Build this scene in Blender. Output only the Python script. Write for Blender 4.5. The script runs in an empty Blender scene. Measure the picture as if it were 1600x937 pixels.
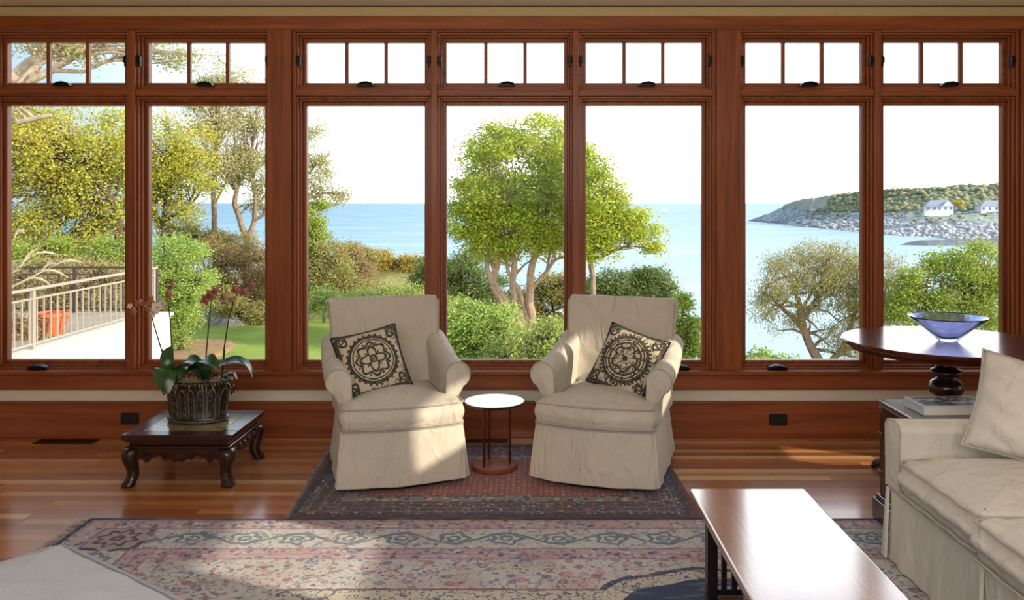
import bpy, bmesh, math, random
import numpy as np
from mathutils import Vector, Matrix, Euler

PI = math.pi
rnd = random.Random(7)
C = bpy.context.scene.collection
CAM = Vector((0.0, 0.0, 1.45))
F = 1350.0                    # focal length in pixels of the 1600 px frame
VX, VY = 832.0, 317.0         # vanishing point of the depth lines
WY = 5.36                     # inner face of the window wall
SC = 1.45 / 365.2             # metres per pixel on that wall


def wx(px): return (px - VX) * SC
def wz(py): return 1.45 - (py - VY) * SC
def at(px, py, Y): return Vector(((px - VX) * Y / F, Y, 1.45 - (py - VY) * Y / F))


# ------------------------------------------------------------------ objects
def tag(o, label=None, cat=None, group=None, kind=None):
    if label: o['label'] = label
    if cat: o['category'] = cat
    if group: o['group'] = group
    if kind: o['kind'] = kind
    return o


def thing(name, label, cat, loc=(0, 0, 0), rz=0.0, group=None):
    o = bpy.data.objects.new(name, None)
    o.empty_display_size = 0.1
    C.objects.link(o)
    o.location = loc
    o.rotation_euler = (0, 0, rz)
    return tag(o, label, cat, group)


class MB:
    """collects shapes and links them as one mesh object"""
    def __init__(s):
        s.v, s.f = [], []

    def add(s, vs, fs, M=None):
        b = len(s.v)
        for p in vs:
            p = Vector(p)
            s.v.append(tuple(M @ p) if M is not None else tuple(p))
        for f in fs:
            s.f.append(tuple(i + b for i in f))
        return s

    def box(s, x0, x1, y0, y1, z0, z1, M=None):
        vs = [(x0, y0, z0), (x1, y0, z0), (x1, y1, z0), (x0, y1, z0), (x0, y0, z1), (x1, y0, z1), (x1, y1, z1), (x0, y1, z1)]
        fs = [(0, 3, 2, 1), (4, 5, 6, 7), (0, 1, 5, 4), (1, 2, 6, 5), (2, 3, 7, 6), (3, 0, 4, 7)]
        return s.add(vs, fs, M)

    def rect_ring(s, x0, x1, z0, z1, w, y0, y1):
        s.box(x0, x0 + w, y0, y1, z0, z1)
        s.box(x1 - w, x1, y0, y1, z0, z1)
        s.box(x0 + w, x1 - w, y0, y1, z1 - w, z1)
        s.box(x0 + w, x1 - w, y0, y1, z0, z0 + w)
        return s

    def loft(s, rings, cap0=True, cap1=True, closed=True, M=None):
        n = len(rings[0])
        vs = [p for r in rings for p in r]
        fs = []
        for i in range(len(rings) - 1):
            for j in range(n if closed else n - 1):
                k = (j + 1) % n
                fs.append((i * n + j, i * n + k, (i + 1) * n + k, (i + 1) * n + j))
        if cap0: fs.append(tuple(range(n - 1, -1, -1)))
        if cap1: fs.append(tuple((len(rings) - 1) * n + j for j in range(n)))
        return s.add(vs, fs, M)

    def tube(s, pts, r, n=8, closed=False, M=None):
        pts = [Vector(p) for p in pts]
        m = len(pts)
        rr = r if isinstance(r, (list, tuple)) else [r] * m
        rings, up = [], None
        for i, p in enumerate(pts):
            if closed: t = pts[(i + 1) % m] - pts[i - 1]
            else: t = pts[min(i + 1, m - 1)] - pts[max(i - 1, 0)]
            if t.length < 1e-9: t = Vector((0, 0, 1))
            t.normalize()
            if up is None:
                up = Vector((0, 0, 1)) if abs(t.z) < .9 else Vector((1, 0, 0))
            a = (up - t * up.dot(t))
            if a.length < 1e-6: a = t.orthogonal()
            a.normalize()
            up = a
            b = t.cross(a)
            rings.append([p + (a * math.cos(2 * PI * k / n) + b * math.sin(2 * PI * k / n)) * rr[i] for k in range(n)])
        if closed:
            rings.append(rings[0])
            return s.loft(rings, False, False, M=M)
        return s.loft(rings, M=M)

    def lathe(s, prof, n=32, c=(0, 0, 0), sx=1.0, sy=1.0, cap0=True, cap1=True, M=None):
        rings = [[(c[0] + r * sx * math.cos(2 * PI * k / n), c[1] + r * sy * math.sin(2 * PI * k / n), c[2] + z) for k in range(n)] for r, z in prof]
        return s.loft(rings, cap0, cap1, M=M)

    def prism(s, poly, ax, a0, a1, M=None):
        """poly of 2-D points extruded along axis 'x', 'y' or 'z'"""
        def P(p, a):
            return (a, p[0], p[1]) if ax == 'x' else ((p[0], a, p[1]) if ax == 'y' else (p[0], p[1], a))
        return s.loft([[P(p, a0) for p in poly], [P(p, a1) for p in poly]], M=M)

    def build(s, name, mat, parent=None, smooth=False, bevel=0, seg=2, sub=0, angle=40):
        me = bpy.data.meshes.new(name)
        me.from_pydata(s.v, [], s.f)
        me.validate()
        bm = bmesh.new(); bm.from_mesh(me)
        bmesh.ops.recalc_face_normals(bm, faces=bm.faces)
        bm.to_mesh(me); bm.free()
        me.materials.append(mat)
        o = bpy.data.objects.new(name, me)
        C.objects.link(o)
        if parent is not None: o.parent = parent
        if smooth:
            me.polygons.foreach_set('use_smooth', [True] * len(me.polygons))
            me.set_sharp_from_angle(angle=math.radians(angle))
        if bevel:
            m = o.modifiers.new('Bevel', 'BEVEL'); m.width = bevel; m.segments = seg; m.limit_method = 'ANGLE'; m.angle_limit = math.radians(50)
        if sub:
            m = o.modifiers.new('Subdivision', 'SUBSURF'); m.levels = sub; m.render_levels = sub
        return o


def np_mesh(name, V, Q, mat, parent=None, smooth=False):
    """fast quad mesh out of numpy arrays"""
    me = bpy.data.meshes.new(name)
    me.vertices.add(len(V)); me.vertices.foreach_set('co', V.astype(np.float32).ravel())
    me.loops.add(Q.size); me.loops.foreach_set('vertex_index', Q.astype(np.int32).ravel())
    me.polygons.add(len(Q)); me.polygons.foreach_set('loop_start', np.arange(0, Q.size, Q.shape[1], dtype=np.int32))
    me.update(calc_edges=True); me.validate()
    if smooth: me.polygons.foreach_set('use_smooth', [True] * len(me.polygons))
    me.materials.append(mat)
    o = bpy.data.objects.new(name, me); C.objects.link(o)
    if parent is not None: o.parent = parent
    return o


def structure(o):
    o['kind'] = 'structure'
    return o


def copy_tree(o, parent=None):
    c = o.copy(); C.objects.link(c); c.parent = parent
    for ch in list(o.children): copy_tree(ch, c)
    return c


# ---------------------------------------------------------- outline helpers
def resample(poly, n):
    P = [Vector(p) for p in poly]
    L = [0]
    for i in range(len(P)): L.append(L[-1] + (P[(i + 1) % len(P)] - P[i]).length)
    out, j = [], 0
    for k in range(n):
        t = L[-1] * k / n
        while L[j + 1] < t: j += 1
        u = (t - L[j]) / max(1e-9, L[j + 1] - L[j])
        out.append(P[j].lerp(P[(j + 1) % len(P)], u))
    return out


def round_poly(poly, r, k=6):
    P = [Vector(p) for p in poly]; n = len(P); out = []
    for i in range(n):
        a, b, c = P[i - 1], P[i], P[(i + 1) % n]
        rr = r[i] if isinstance(r, (list, tuple)) else r
        d1, d2 = (a - b), (c - b)
        m = min(rr, d1.length * .49, d2.length * .49)
        p, q = b + d1.normalized() * m, b + d2.normalized() * m
        for t in range(k + 1):
            u = t / k
            out.append(p * (1 - u) ** 2 + b * 2 * u * (1 - u) + q * u * u)
    return out


def hash2(x, y, s=0):
    return math.sin(x * 12.9898 + y * 78.233 + s * 37.7)


def wob(x, y, z, s=0):
    """smooth cheap noise about -1..1"""
    return (math.sin(x * 1.7 + y * 2.3 + s) * math.cos(y * 1.9 - z * 2.7 + s * 1.3) + .6 * math.sin(x * 4.1 - z * 3.3 + s * 2.1) * math.cos(y * 4.7 + z * 1.1)) / 1.6


def cushion_mesh(outline, z0, z1, r, crown=0.02, n=96, rings=7, bulge=0.012, wrinkle=0.0, seed=0, under=0.0):
    """box cushion over any star-shaped plan outline: rounded rims, bulged sides, crowned top"""
    O = resample(outline, n)
    c = sum(O, Vector((0, 0))) / n
    norm = []
    for i in range(n):
        t = O[(i + 1) % n] - O[i - 1]
        norm.append(Vector((t.y, -t.x)).normalized())
    if sum((O[i] - c).dot(norm[i]) for i in range(n)) < 0: norm = [-q for q in norm]
    R = []

    def ring(off, z): R.append([(O[i].x + norm[i].x * off, O[i].y + norm[i].y * off, z + wrinkle * wob(O[i].x * 9, O[i].y * 9, z * 9, seed)) for i in range(n)])

    def inner(k, z, cr):
        R.append([(c.x + (O[i].x - norm[i].x * r - c.x) * k, c.y + (O[i].y - norm[i].y * r - c.y) * k,
                   z + cr * (1 - k ** 2.2) + wrinkle * wob(O[i].x * k * 9, O[i].y * k * 9, z, seed)) for i in range(n)])
    for k in range(1, rings + 1): inner(k / (rings + 1), z0, -under)
    for a in range(0, 5): q = a / 4 * PI / 2; ring(-r + r * math.sin(q), z0 + r - r * math.cos(q))
    for a in range(1, 4): u = a / 4; ring(bulge * math.sin(PI * u), z0 + r + (z1 - z0 - 2 * r) * u)
    for a in range(0, 5): q = a / 4 * PI / 2; ring(-r + r * math.cos(q), z1 - r + r * math.sin(q))
    for k in range(rings, 0, -1): inner(k / (rings + 1), z1, crown)
    m = MB(); m.loft(R)
    return m


def pillow_mesh(w, h, t, n=28, wr=0.006, seed=0):
    """knife-edge pillow lying in the local xz plane, its face towards -y"""
    m = MB()
    idx = {}
    vs, fs = [], []
    for side in (-1, 1):
        for i in range(n + 1):
            for j in range(n + 1):
                u, v = 2 * i / n - 1, 2 * j / n - 1
                e = max(0, (1 - u * u) * (1 - v * v))
                th = t / 2 * e ** .42
                x = u * w / 2 * (1 - .07 * (1 - v * v) * abs(u) ** 3)
                z = v * h / 2 * (1 - .07 * (1 - u * u) * abs(v) ** 3)
                edge = i in (0, n) or j in (0, n)
                if edge and side == 1:
                    idx[(1, i, j)] = idx[(-1, i, j)]; continue
                idx[(side, i, j)] = len(vs)
                vs.append((x, side * th + (0 if edge else wr * wob(u * 3, v * 3, side, seed)), z))
        for i in range(n):
            for j in range(n):
                fs.append((idx[(side, i, j)], idx[(side, i + 1, j)], idx[(side, i + 1, j + 1)], idx[(side, i, j + 1)]))
    m.add(vs, fs)
    rim = [(2 * i / n - 1, -1) for i in range(n)] + [(1, 2 * i / n - 1) for i in range(n)] + [(1 - 2 * i / n, 1) for i in range(n)] + [(-1, 1 - 2 * i / n) for i in range(n)]
    path = [(u * w / 2 * (1 - .07 * (1 - v * v) * abs(u) ** 3), 0, v * h / 2 * (1 - .07 * (1 - u * u) * abs(v) ** 3)) for u, v in rim]
    return m, path


# ---------------------------------------------------------------- materials
def lin(r, g, b):
    def f(c):
        c /= 255.0
        return c / 12.92 if c <= .04045 else ((c + .055) / 1.055) ** 2.4
    return (f(r), f(g), f(b), 1.0)


class E:
    """a float socket with arithmetic: builds Math nodes"""
    def __init__(s, nt, k): s.nt, s.k = nt, k

    def op(s, o, *a):
        n = s.nt.nodes.new('ShaderNodeMath'); n.operation = o
        for i, q in enumerate((s,) + a):
            if isinstance(q, E): s.nt.links.new(q.k, n.inputs[i])
            else: n.inputs[i].default_value = q
        return E(s.nt, n.outputs[0])

    def __add__(s, o): return s.op('ADD', o)
    def __radd__(s, o): return s.op('ADD', o)
    def __sub__(s, o): return s.op('SUBTRACT', o)
    def __rsub__(s, o): return (s * -1) + o
    def __mul__(s, o): return s.op('MULTIPLY', o)
    def __rmul__(s, o): return s.op('MULTIPLY', o)
    def __truediv__(s, o): return s.op('DIVIDE', o)
    def abs(s): return s.op('ABSOLUTE')
    def floor(s): return s.op('FLOOR')
    def frac(s): return s.op('FRACT')
    def sin(s): return s.op('SINE')
    def cos(s): return s.op('COSINE')
    def sqrt(s): return s.op('SQRT')
    def lt(s, o): return s.op('LESS_THAN', o)
    def gt(s, o): return s.op('GREATER_THAN', o)
    def mn(s, o): return s.op('MINIMUM', o)
    def mx(s, o): return s.op('MAXIMUM', o)
    def atan2(s, o): return s.op('ARCTAN2', o)
    def clamp(s): return s.mn(1.0).mx(0.0)
    def band(s, a, b): return s.gt(a) * s.lt(b)


class Mat:
    def __init__(s, name):
        s.m = bpy.data.materials.new(name); s.m.use_nodes = True
        s.nt = s.m.node_tree
        s.b = s.nt.nodes['Principled BSDF']
        s.out = s.nt.nodes['Material Output']

    def N(s, t): return s.nt.nodes.new('ShaderNode' + t)
    def L(s, a, b): s.nt.links.new(a, b)

    def coords(s, kind='Object'):
        t = s.N('TexCoord'); return t.outputs[kind]

    def xyz(s, vec):
        n = s.N('SeparateXYZ'); s.L(vec, n.inputs[0])
        return [E(s.nt, n.outputs[i]) for i in range(3)]

    def vec(s, x, y, z=0.0):
        n = s.N('CombineXYZ')
        for i, q in enumerate((x, y, z)):
            if isinstance(q, E): s.L(q.k, n.inputs[i])
            else: n.inputs[i].default_value = q
        return n.outputs[0]

    def scale(s, vec, sc):
        n = s.N('Mapping'); s.L(vec, n.inputs[0]); n.inputs['Scale'].default_value = sc
        return n.outputs[0]

    def noise(s, vec, sc, det=3, rough=.55, dist=0):
        n = s.N('TexNoise'); s.L(vec, n.inputs['Vector'])
        n.inputs['Scale'].default_value = sc; n.inputs['Detail'].default_value = det
        n.inputs['Roughness'].default_value = rough; n.inputs['Distortion'].default_value = dist
        return E(s.nt, n.outputs[0])

    def voronoi(s, vec, sc, rand=1.0):
        n = s.N('TexVoronoi'); s.L(vec, n.inputs['Vector']); n.inputs['Scale'].default_value = sc
        n.inputs['Randomness'].default_value = rand
        q = s.N('SeparateColor'); s.L(n.outputs['Color'], q.inputs[0])
        return E(s.nt, n.outputs['Distance']), E(s.nt, q.outputs[0]), E(s.nt, q.outputs[1])

    def white(s, vec):
        n = s.N('TexWhiteNoise'); n.noise_dimensions = '3D'; s.L(vec, n.inputs['Vector'])
        return E(s.nt, n.outputs['Value'])

    def ramp(s, fac, stops, interp='LINEAR'):
        n = s.N('ValToRGB'); n.color_ramp.interpolation = interp
        el = n.color_ramp.elements
        while len(el) < len(stops): el.new(.5)
        for i, (p, c) in enumerate(stops): el[i].position = p; el[i].color = c
        s.L(fac.k if isinstance(fac, E) else fac, n.inputs[0])
        return n.outputs[0]

    def mix(s, fac, a, b, mode='MIX'):
        n = s.N('Mix'); n.data_type = 'RGBA'; n.blend_type = mode
        for q, i in ((fac, 0), (a, 6), (b, 7)):
            if isinstance(q, E): s.L(q.k, n.inputs[i])
            elif isinstance(q, bpy.types.NodeSocket): s.L(q, n.inputs[i])
            else: n.inputs[i].default_value = q
        return n.outputs[2]

    def color(s, c):
        if isinstance(c, (tuple, list)): s.b.inputs['Base Color'].default_value = c
        else: s.L(c, s.b.inputs['Base Color'])
        return s

    def setp(s, rough=.5, metal=0, spec=.5, coat=0, coat_r=.1, trans=0, sheen=0):
        i = s.b.inputs
        if isinstance(rough, E): s.L(rough.k, i['Roughness'])
        else: i['Roughness'].default_value = rough
        i['Metallic'].default_value = metal; i['Specular IOR Level'].default_value = spec
        i['Coat Weight'].default_value = coat; i['Coat Roughness'].default_value = coat_r
        i['Transmission Weight'].default_value = trans; i['Sheen Weight'].default_value = sheen
        return s

    def bump(s, h, strength=.3, dist=.01):
        n = s.N('Bump'); n.inputs['Strength'].default_value = strength; n.inputs['Distance'].default_value = dist
        s.L(h.k if isinstance(h, E) else h, n.inputs['Height'])
        s.L(n.outputs[0], s.b.inputs['Normal'])
        return s


def wood(name, dark, mid, light, axis='x', scale=1.0, rough=.35, coat=.3, spec=.4):
    m = Mat(name); v = m.coords()
    st = {'x': (.5, 9, 9), 'y': (9, .5, 9), 'z': (9, 9, .5)}[axis]
    g = m.noise(m.scale(v, tuple(q * scale for q in st)), 2.2, 5, .6, .6)
    g2 = m.noise(m.scale(v, tuple(q * scale * 5 for q in st)), 2.5, 3, .6)
    c = m.ramp((g * .75 + g2 * .25), [(.3, dark), (.5, mid), (.72, light)])
    m.color(c).setp(rough, coat=coat, coat_r=.15, spec=spec)
    m.bump(g2, .08, .003)
    return m.m


def plain(name, c, rough=.5, metal=0, spec=.5, var=.12, sc=14, bump=0.0, coat=0):
    m = Mat(name); v = m.coords()
    n = m.noise(v, sc, 4)
    d = tuple(q * (1 - var) for q in c[:3]) + (1,)
    l = tuple(min(1, q * (1 + var)) for q in c[:3]) + (1,)
    m.color(m.ramp(n, [(.3, d), (.7, l)])).setp(rough, metal, spec, coat)
    if bump: m.bump(n, bump, .01)
    return m.m


def fabric(name, c, wrinkle=.5, sheen=.15, weave=520):
    m = Mat(name); v = m.coords()
    big = m.noise(v, 3.2, 3, .5, .8)
    slub = m.noise(m.scale(v, (30, 30, 160)), 3, 2)
    slub2 = m.noise(m.scale(v, (160, 160, 25)), 3, 2)
    x, y, z = m.xyz(v)
    d = tuple(q * .86 for q in c[:3]) + (1,); l = tuple(min(1, q * 1.08) for q in c[:3]) + (1,)
    m.color(m.ramp(big * .4 + slub * .3 + slub2 * .3, [(.36, d), (.62, l)])).setp(.9, spec=.15, sheen=sheen)
    fold = m.noise(m.scale(v, (1, 1, .45)), 5.5, 2, .45, 1.1)
    crease = ((m.noise(m.scale(v, (1.6, 1.6, .8)), 3.2, 2, .5, 1.6) - .5).abs() * -9 + 1).clamp()
    m.bump(fold * wrinkle + crease * wrinkle * .16 + slub * .03 + slub2 * .03, .8, .035)
    return m.m


TRIM_D, TRIM_M, TRIM_L = lin(102, 50, 22), lin(138, 72, 34), lin(166, 94, 48)
trim_x = wood('fir trim horizontal', TRIM_D, TRIM_M, TRIM_L, 'x', rough=.42, coat=.1, spec=.3)
trim_z = wood('fir trim vertical', TRIM_D, TRIM_M, TRIM_L, 'z', rough=.42, coat=.1, spec=.3)
base_x = wood('fir baseboard', lin(108, 54, 28), lin(146, 78, 44), lin(170, 98, 58), 'x', .7)
dark_x = wood('dark rosewood', lin(26, 12, 9), lin(48, 22, 15), lin(74, 36, 24), 'x', rough=.25, coat=.5)
dark_z = wood('dark rosewood upright', lin(22, 11, 9), lin(40, 20, 14), lin(62, 32, 22), 'z', rough=.3, coat=.5)
mahog_x = wood('polished mahogany', lin(48, 20, 13), lin(78, 34, 22), lin(104, 50, 32), 'x', rough=.2, coat=.08, spec=.3)
table_wood = wood('polished cherry top', lin(128, 84, 36), lin(160, 108, 50), lin(182, 128, 66), 'y', .7, rough=.2, coat=1.0, spec=.9)
table_wood.node_tree.nodes['Principled BSDF'].inputs['Coat IOR'].default_value = 2.15
black_wood = wood('ebonised wood', lin(16, 12, 11), lin(26, 20, 18), lin(36, 28, 25), 'z', rough=.4, coat=.2)
linen = fabric('oatmeal linen', lin(211, 203, 189), .85)
linen_pipe = fabric('oatmeal linen piping', lin(186, 178, 164), .1)
canvas = fabric('cream cotton slipcover', lin(230, 225, 215), .75)
canvas_pipe = fabric('cream cotton piping', lin(196, 190, 176), .1)
grey_canvas = fabric('pale grey cotton', lin(186, 190, 200), .25)
paint_cream = plain('cream wall paint', lin(232, 222, 202), .8, var=.02, spec=.2)
paint_ceiling = plain('ceiling paint', lin(236, 222, 192), .85, var=.02, spec=.1)
paint_crown = plain('olive cream crown paint', lin(196, 174, 122), .75, var=.03, spec=.2)
black_metal = plain('blackened bronze hardware', lin(24, 24, 26), .35, .6, var=.2)
white_top = plain('white lacquer', lin(226, 230, 236), .12, var=.01, coat=.8)
copper_wood = wood('turned cherry disc', lin(110, 54, 30), lin(140, 72, 42), lin(160, 88, 54), 'x', rough=.3)
rod_brown = plain('bronze rod', lin(92, 44, 28), .3, .6, var=.1)
outlet_black = plain('black plastic', lin(12, 11, 11), .4, var=.1)
vent_bronze = plain('bronze grille', lin(58, 44, 30), .45, .5, var=.2)


def leaf_mat(name, cols, transl=.35, sc=.35):
    m = Mat(name); nt = m.nt
    gi = m.N('NewGeometry'); v = m.coords()
    f = E(nt, gi.outputs['Random Per Island']) * .62 + m.noise(v, sc, 3) * .55 - .08
    k = len(cols)
    col = m.ramp(f, [(i / (k - 1) * .8 + .1, c) for i, c in enumerate(cols)])
    nt.nodes.remove(m.b)
    d = m.N('BsdfDiffuse'); t = m.N('BsdfTranslucent'); mx = m.N('MixShader')
    m.L(col, d.inputs[0]); m.L(col, t.inputs[0]); mx.inputs[0].default_value = transl
    m.L(d.outputs[0], mx.inputs[1]); m.L(t.outputs[0], mx.inputs[2]); m.L(mx.outputs[0], m.out.inputs[0])
    return m.m



# ================================================================ the room
# floor: narrow fir boards running along x, colour per board, gaps between
def floor_mat():
    m = Mat('fir strip floor'); v = m.coords(); x, y, z = m.xyz(v)
    r = (y / .062); row = r.floor()
    off = m.white(m.vec(row, 3.7, 1.1)) * 5.0
    q = (x + off) / 1.9; pl = q.floor()
    rn = m.white(m.vec(row, pl, 5.3))
    g = m.noise(m.vec(x * .8, y * 26, rn * 9), 2.0, 5, .6, .5)
    fine = m.noise(m.vec(x * 3, y * 120, rn * 9), 2.0, 2)
    base = m.ramp(rn, [(0, lin(134, 68, 38)), (.3, lin(168, 94, 54)), (.55, lin(182, 108, 64)), (.8, lin(204, 138, 86)), (.92, lin(222, 172, 112)), (1, lin(230, 188, 130))])
    c = m.mix(g * .42, base, lin(136, 70, 40), 'MIX')
    c = m.mix(fine * .22, c, lin(222, 170, 108), 'MIX')
    gap = (r.frac() - .5).abs().gt(.484).mx((q.frac() - .5).abs().gt(.4988))
    c = m.mix(gap * .55, c, lin(60, 26, 14))
    m.color(c).setp(g * .12 + .2, coat=.45, coat_r=.12, spec=.45)
    m.bump(gap * -1.0 + fine * .1, .12, .002)
    return m.m


XL, XR, YB, ZC = -4.6, 3.7, -2.4, 2.662
structure(MB().box(XL - .2, XR + .2, YB - .2, WY + .16, -.2, 0).build('floor', floor_mat()))
structure(MB().box(XL - .2, XR + .2, YB - .2, WY + .16, ZC, ZC + .2).build('ceiling', paint_ceiling))

# the window wall: plaster band below the sills, solid head, the two ends
Z_BASE, Z_AP, Z_ST0, Z_ST1, Z_HD = wz(626), wz(608), wz(586), wz(577), wz(50)
w = MB()
w.box(XL - .2, XR + .2, WY + .004, WY + .16, -.2, Z_ST0)
w.box(XL - .2, XR + .2, WY + .004, WY + .16, Z_HD + .006, ZC)
w.box(XL - .2, wx(-26), WY + .004, WY + .16, Z_ST0, Z_HD + .006)
w.box(wx(1600), XR + .2, WY + .004, WY + .16, Z_ST0, Z_HD + .006)
structure(w.build('wall_back', paint_cream))
structure(MB().box(XL - .2, XL, YB, WY, 0, ZC).build('wall_left', paint_cream))
structure(MB().box(XL - .2, XR + .2, YB - .2, YB, 0, ZC).build('wall_front', paint_cream))
# unseen right wall; its openings are added, sized to place the sun patches
w = MB()
OPEN = [(1.05, 1.75, 2.02, 2.42), (2.32, 2.78, 2.08, 2.48), (3.12, 3.52, 1.72, 2.36), (3.78, 4.16, .72, 1.12)]
yc = YB
for a, b, c, d in OPEN:
    w.box(XR, XR + .2, yc, a, 0, ZC).box(XR, XR + .2, a, b, 0, c).box(XR, XR + .2, a, b, d, ZC); yc = b
w.box(XR, XR + .2, yc, WY, 0, ZC)
structure(w.build('wall_right', paint_cream))

# crown, head casing, stool, apron, baseboard
cr = [(WY - .002, wz(26)), (WY - .006, wz(25)), (WY - .016, wz(14)), (WY - .03, wz(11)), (WY - .05, ZC), (WY + .003, ZC), (WY + .003, wz(26))]
structure(MB().prism(cr, 'x', XL, XR).build('trim_1', paint_crown))
structure(MB().box(XL, XR, WY - .022, WY + .01, wz(47), wz(26.5)).build('trim_2', trim_x, bevel=.003))
structure(MB().box(XL, XR, WY - .05, WY + .06, wz(584), wz(577.5)).build('trim_3', trim_x, bevel=.006))
structure(MB().box(XL, XR, WY - .022, WY + .004, Z_AP, wz(584)).build('trim_4', base_x, bevel=.003))
structure(MB().box(XL, XR, WY - .024, WY + .004, 0, Z_BASE).box(XL, XR, WY - .03, WY, Z_BASE - .012, Z_BASE).build('baseboard_back', base_x, bevel=.003))
structure(MB().box(XL, XL + .024, YB, WY - .03, 0, Z_BASE).build('baseboard_left', base_x, bevel=.003))
structure(MB().box(XR - .024, XR, YB, WY - .03, 0, Z_BASE).build('baseboard_right', base_x, bevel=.003))

# ---- windows: three groups of sashes between broad posts
def pane_mat():
    m = Mat('window glass')
    tr = m.N('BsdfTransparent'); gl = m.N('BsdfGlossy'); gl.inputs['Roughness'].default_value = .01
    lw = m.N('Fresnel'); lw.inputs['IOR'].default_value = 1.35
    mx = m.N('MixShader')
    sc = E(m.nt, lw.outputs[0]) * .22
    m.L(sc.k, mx.inputs[0]); m.L(tr.outputs[0], mx.inputs[1]); m.L(gl.outputs[0], mx.inputs[2])
    m.L(mx.outputs[0], m.out.inputs[0])
    return m.m


glass = pane_mat()
OPENINGS = [(-12, 199), (212, 421), (462, 673.7), (683.3, 894.5), (904, 1113), (1157, 1366), (1375.7, 1588)]
TZ0, TZ1 = wz(139.5), wz(50)           # transom row
LZ0, LZ1 = wz(578), wz(150)            # tall row
n_tr = 5
def trim(mb, mat, bevel=.003):
    global n_tr
    structure(mb.build('trim_%d' % n_tr, mat, bevel=bevel)); n_tr += 1


ZB, ZT = wz(578), wz(47)
# broad posts and end post, standing just proud of the frames
for a, b in ((419, 456), (1119, 1156.5), (1594, 1660), (-80, -22)):
    trim(MB().box(wx(a), wx(b), WY - .02, WY + .15, ZB, ZT), trim_z)
# slim lips between posts and frames
for a, b in ((456, 462), (1113, 1119), (1588, 1594), (-22, -12)):
    trim(MB().box(wx(a), wx(b), WY + .002, WY + .15, ZB, ZT), trim_z, .004)
# mullions inside the groups
for a, b in ((199, 212), (673.7, 683.3), (894.5, 904), (1366, 1375.7)):
    trim(MB().box(wx(a), wx(b), WY - .012, WY + .15, ZB, ZT), trim_z)
# transom rails, one per bay
for a, b in OPENINGS:
    trim(MB().box(wx(a), wx(b), WY - .004, WY + .15, LZ1, TZ0), trim_x)
# head liners and sill liners
for a, b in ((-12, 421), (456, 1119), (1157, 1594)):
    trim(MB().box(wx(a), wx(b), WY + .002, WY + .15, TZ1, ZT), trim_x)


def crank_mesh(x, z, w=.105):
    m = MB()
    pts = [(-.5, 0), (.5, 0), (.46, .35), (.3, .62), (.05, .75), (-.2, .7), (-.44, .4)]
    m.prism([(x + p[0] * w, z + p[1] * .036) for p in pts], 'y', WY - .012, WY + .05)
    m.tube([(x - .3 * w, WY - .014, z + .012), (x + .1 * w, WY - .022, z + .02), (x + .42 * w, WY - .02, z + .01)], [.006, .007, .009], 8)
    return m


wn = 0
for row, (z0, z1) in (('tall', (LZ0, LZ1)), ('transom', (TZ0, TZ1))):
    for i, (a, b) in enumerate(OPENINGS):
        wn += 1
        x0, x1 = wx(a), wx(b)
        m = MB()
        m.rect_ring(x0, x1, z0, z1, .014, WY + .016, WY + .14)
        m.rect_ring(x0 + .014, x1 - .014, z0 + .014, z1 - .014, .013, WY + .042, WY + .14)
        win = structure(m.build('window_%d' % wn, trim_z if row == 'tall' else trim_x, bevel=.003))
        s = MB()
        s.rect_ring(x0 + .027, x1 - .027, z0 + .027, z1 - .027, .023, WY + .07, WY + .12)
        s.build('sash', trim_z if row == 'tall' else trim_x, win, bevel=.004)
        gx0, gx1, gz0, gz1 = x0 + .048, x1 - .048, z0 + .048, z1 - .048
        p = MB(); p.add([(gx0, WY + .105, gz0), (gx1, WY + .105, gz0), (gx1, WY + .105, gz1), (gx0, WY + .105, gz1)], [(0, 1, 2, 3)])
        p.build('pane', glass, win)
        if row == 'transom':
            for k in (1, 2):
                xm = gx0 + (gx1 - gx0) * k / 3
                MB().box(xm - .0115, xm + .0115, WY + .09, WY + .118, gz0 - .004, gz1 + .004).build('muntin', trim_z, win, bevel=.003)
            crank_mesh((x0 + x1) / 2 + .01, z0 + .022).build('crank_handle', black_metal, win, smooth=True)
            for sx in (x0 + .016, x1 - .016):
                l = MB()
                l.box(sx - .008, sx + .008, WY + .004, WY + .05, (z0 + z1) / 2 - .035, (z0 + z1) / 2 + .035)
                l.box(sx - .012, sx + .012, WY - .004, WY + .012, (z0 + z1) / 2 - .012, (z0 + z1) / 2 + .026)
                l.build('latch', black_metal, win, bevel=.003)
        elif i in (0, 2, 4, 5):
            xc = {0: x0 + .28, 2: x0 + .3, 4: wx(1062), 5: wx(1215)}[i]
            crank_mesh(xc, z0 + .006, .125).build('crank_handle', black_metal, win, smooth=True)

# ---- outlets and floor grilles
def outlet(px, py, label):
    x, z = wx(px), wz(py)
    t = thing('wall_outlet', label, 'outlet', (x, WY - .024, z), 0, 'black outlets in the baseboard')
    MB().box(-.056, .056, -.006, 0, -.036, .036).build('cover_plate', outlet_black, t, bevel=.002)
    for s in (-1, 1):
        m = MB(); m.box(s * .026 - .018, s * .026 + .018, -.009, -.005, -.015, .015)
        m.build('socket', plain('outlet socket', lin(30, 29, 29), .3), t, bevel=.003)


outlet(206, 652, 'black double outlet in the baseboard behind the low carved table')
outlet(1214, 654, 'black double outlet in the baseboard right of the right armchair')


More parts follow.
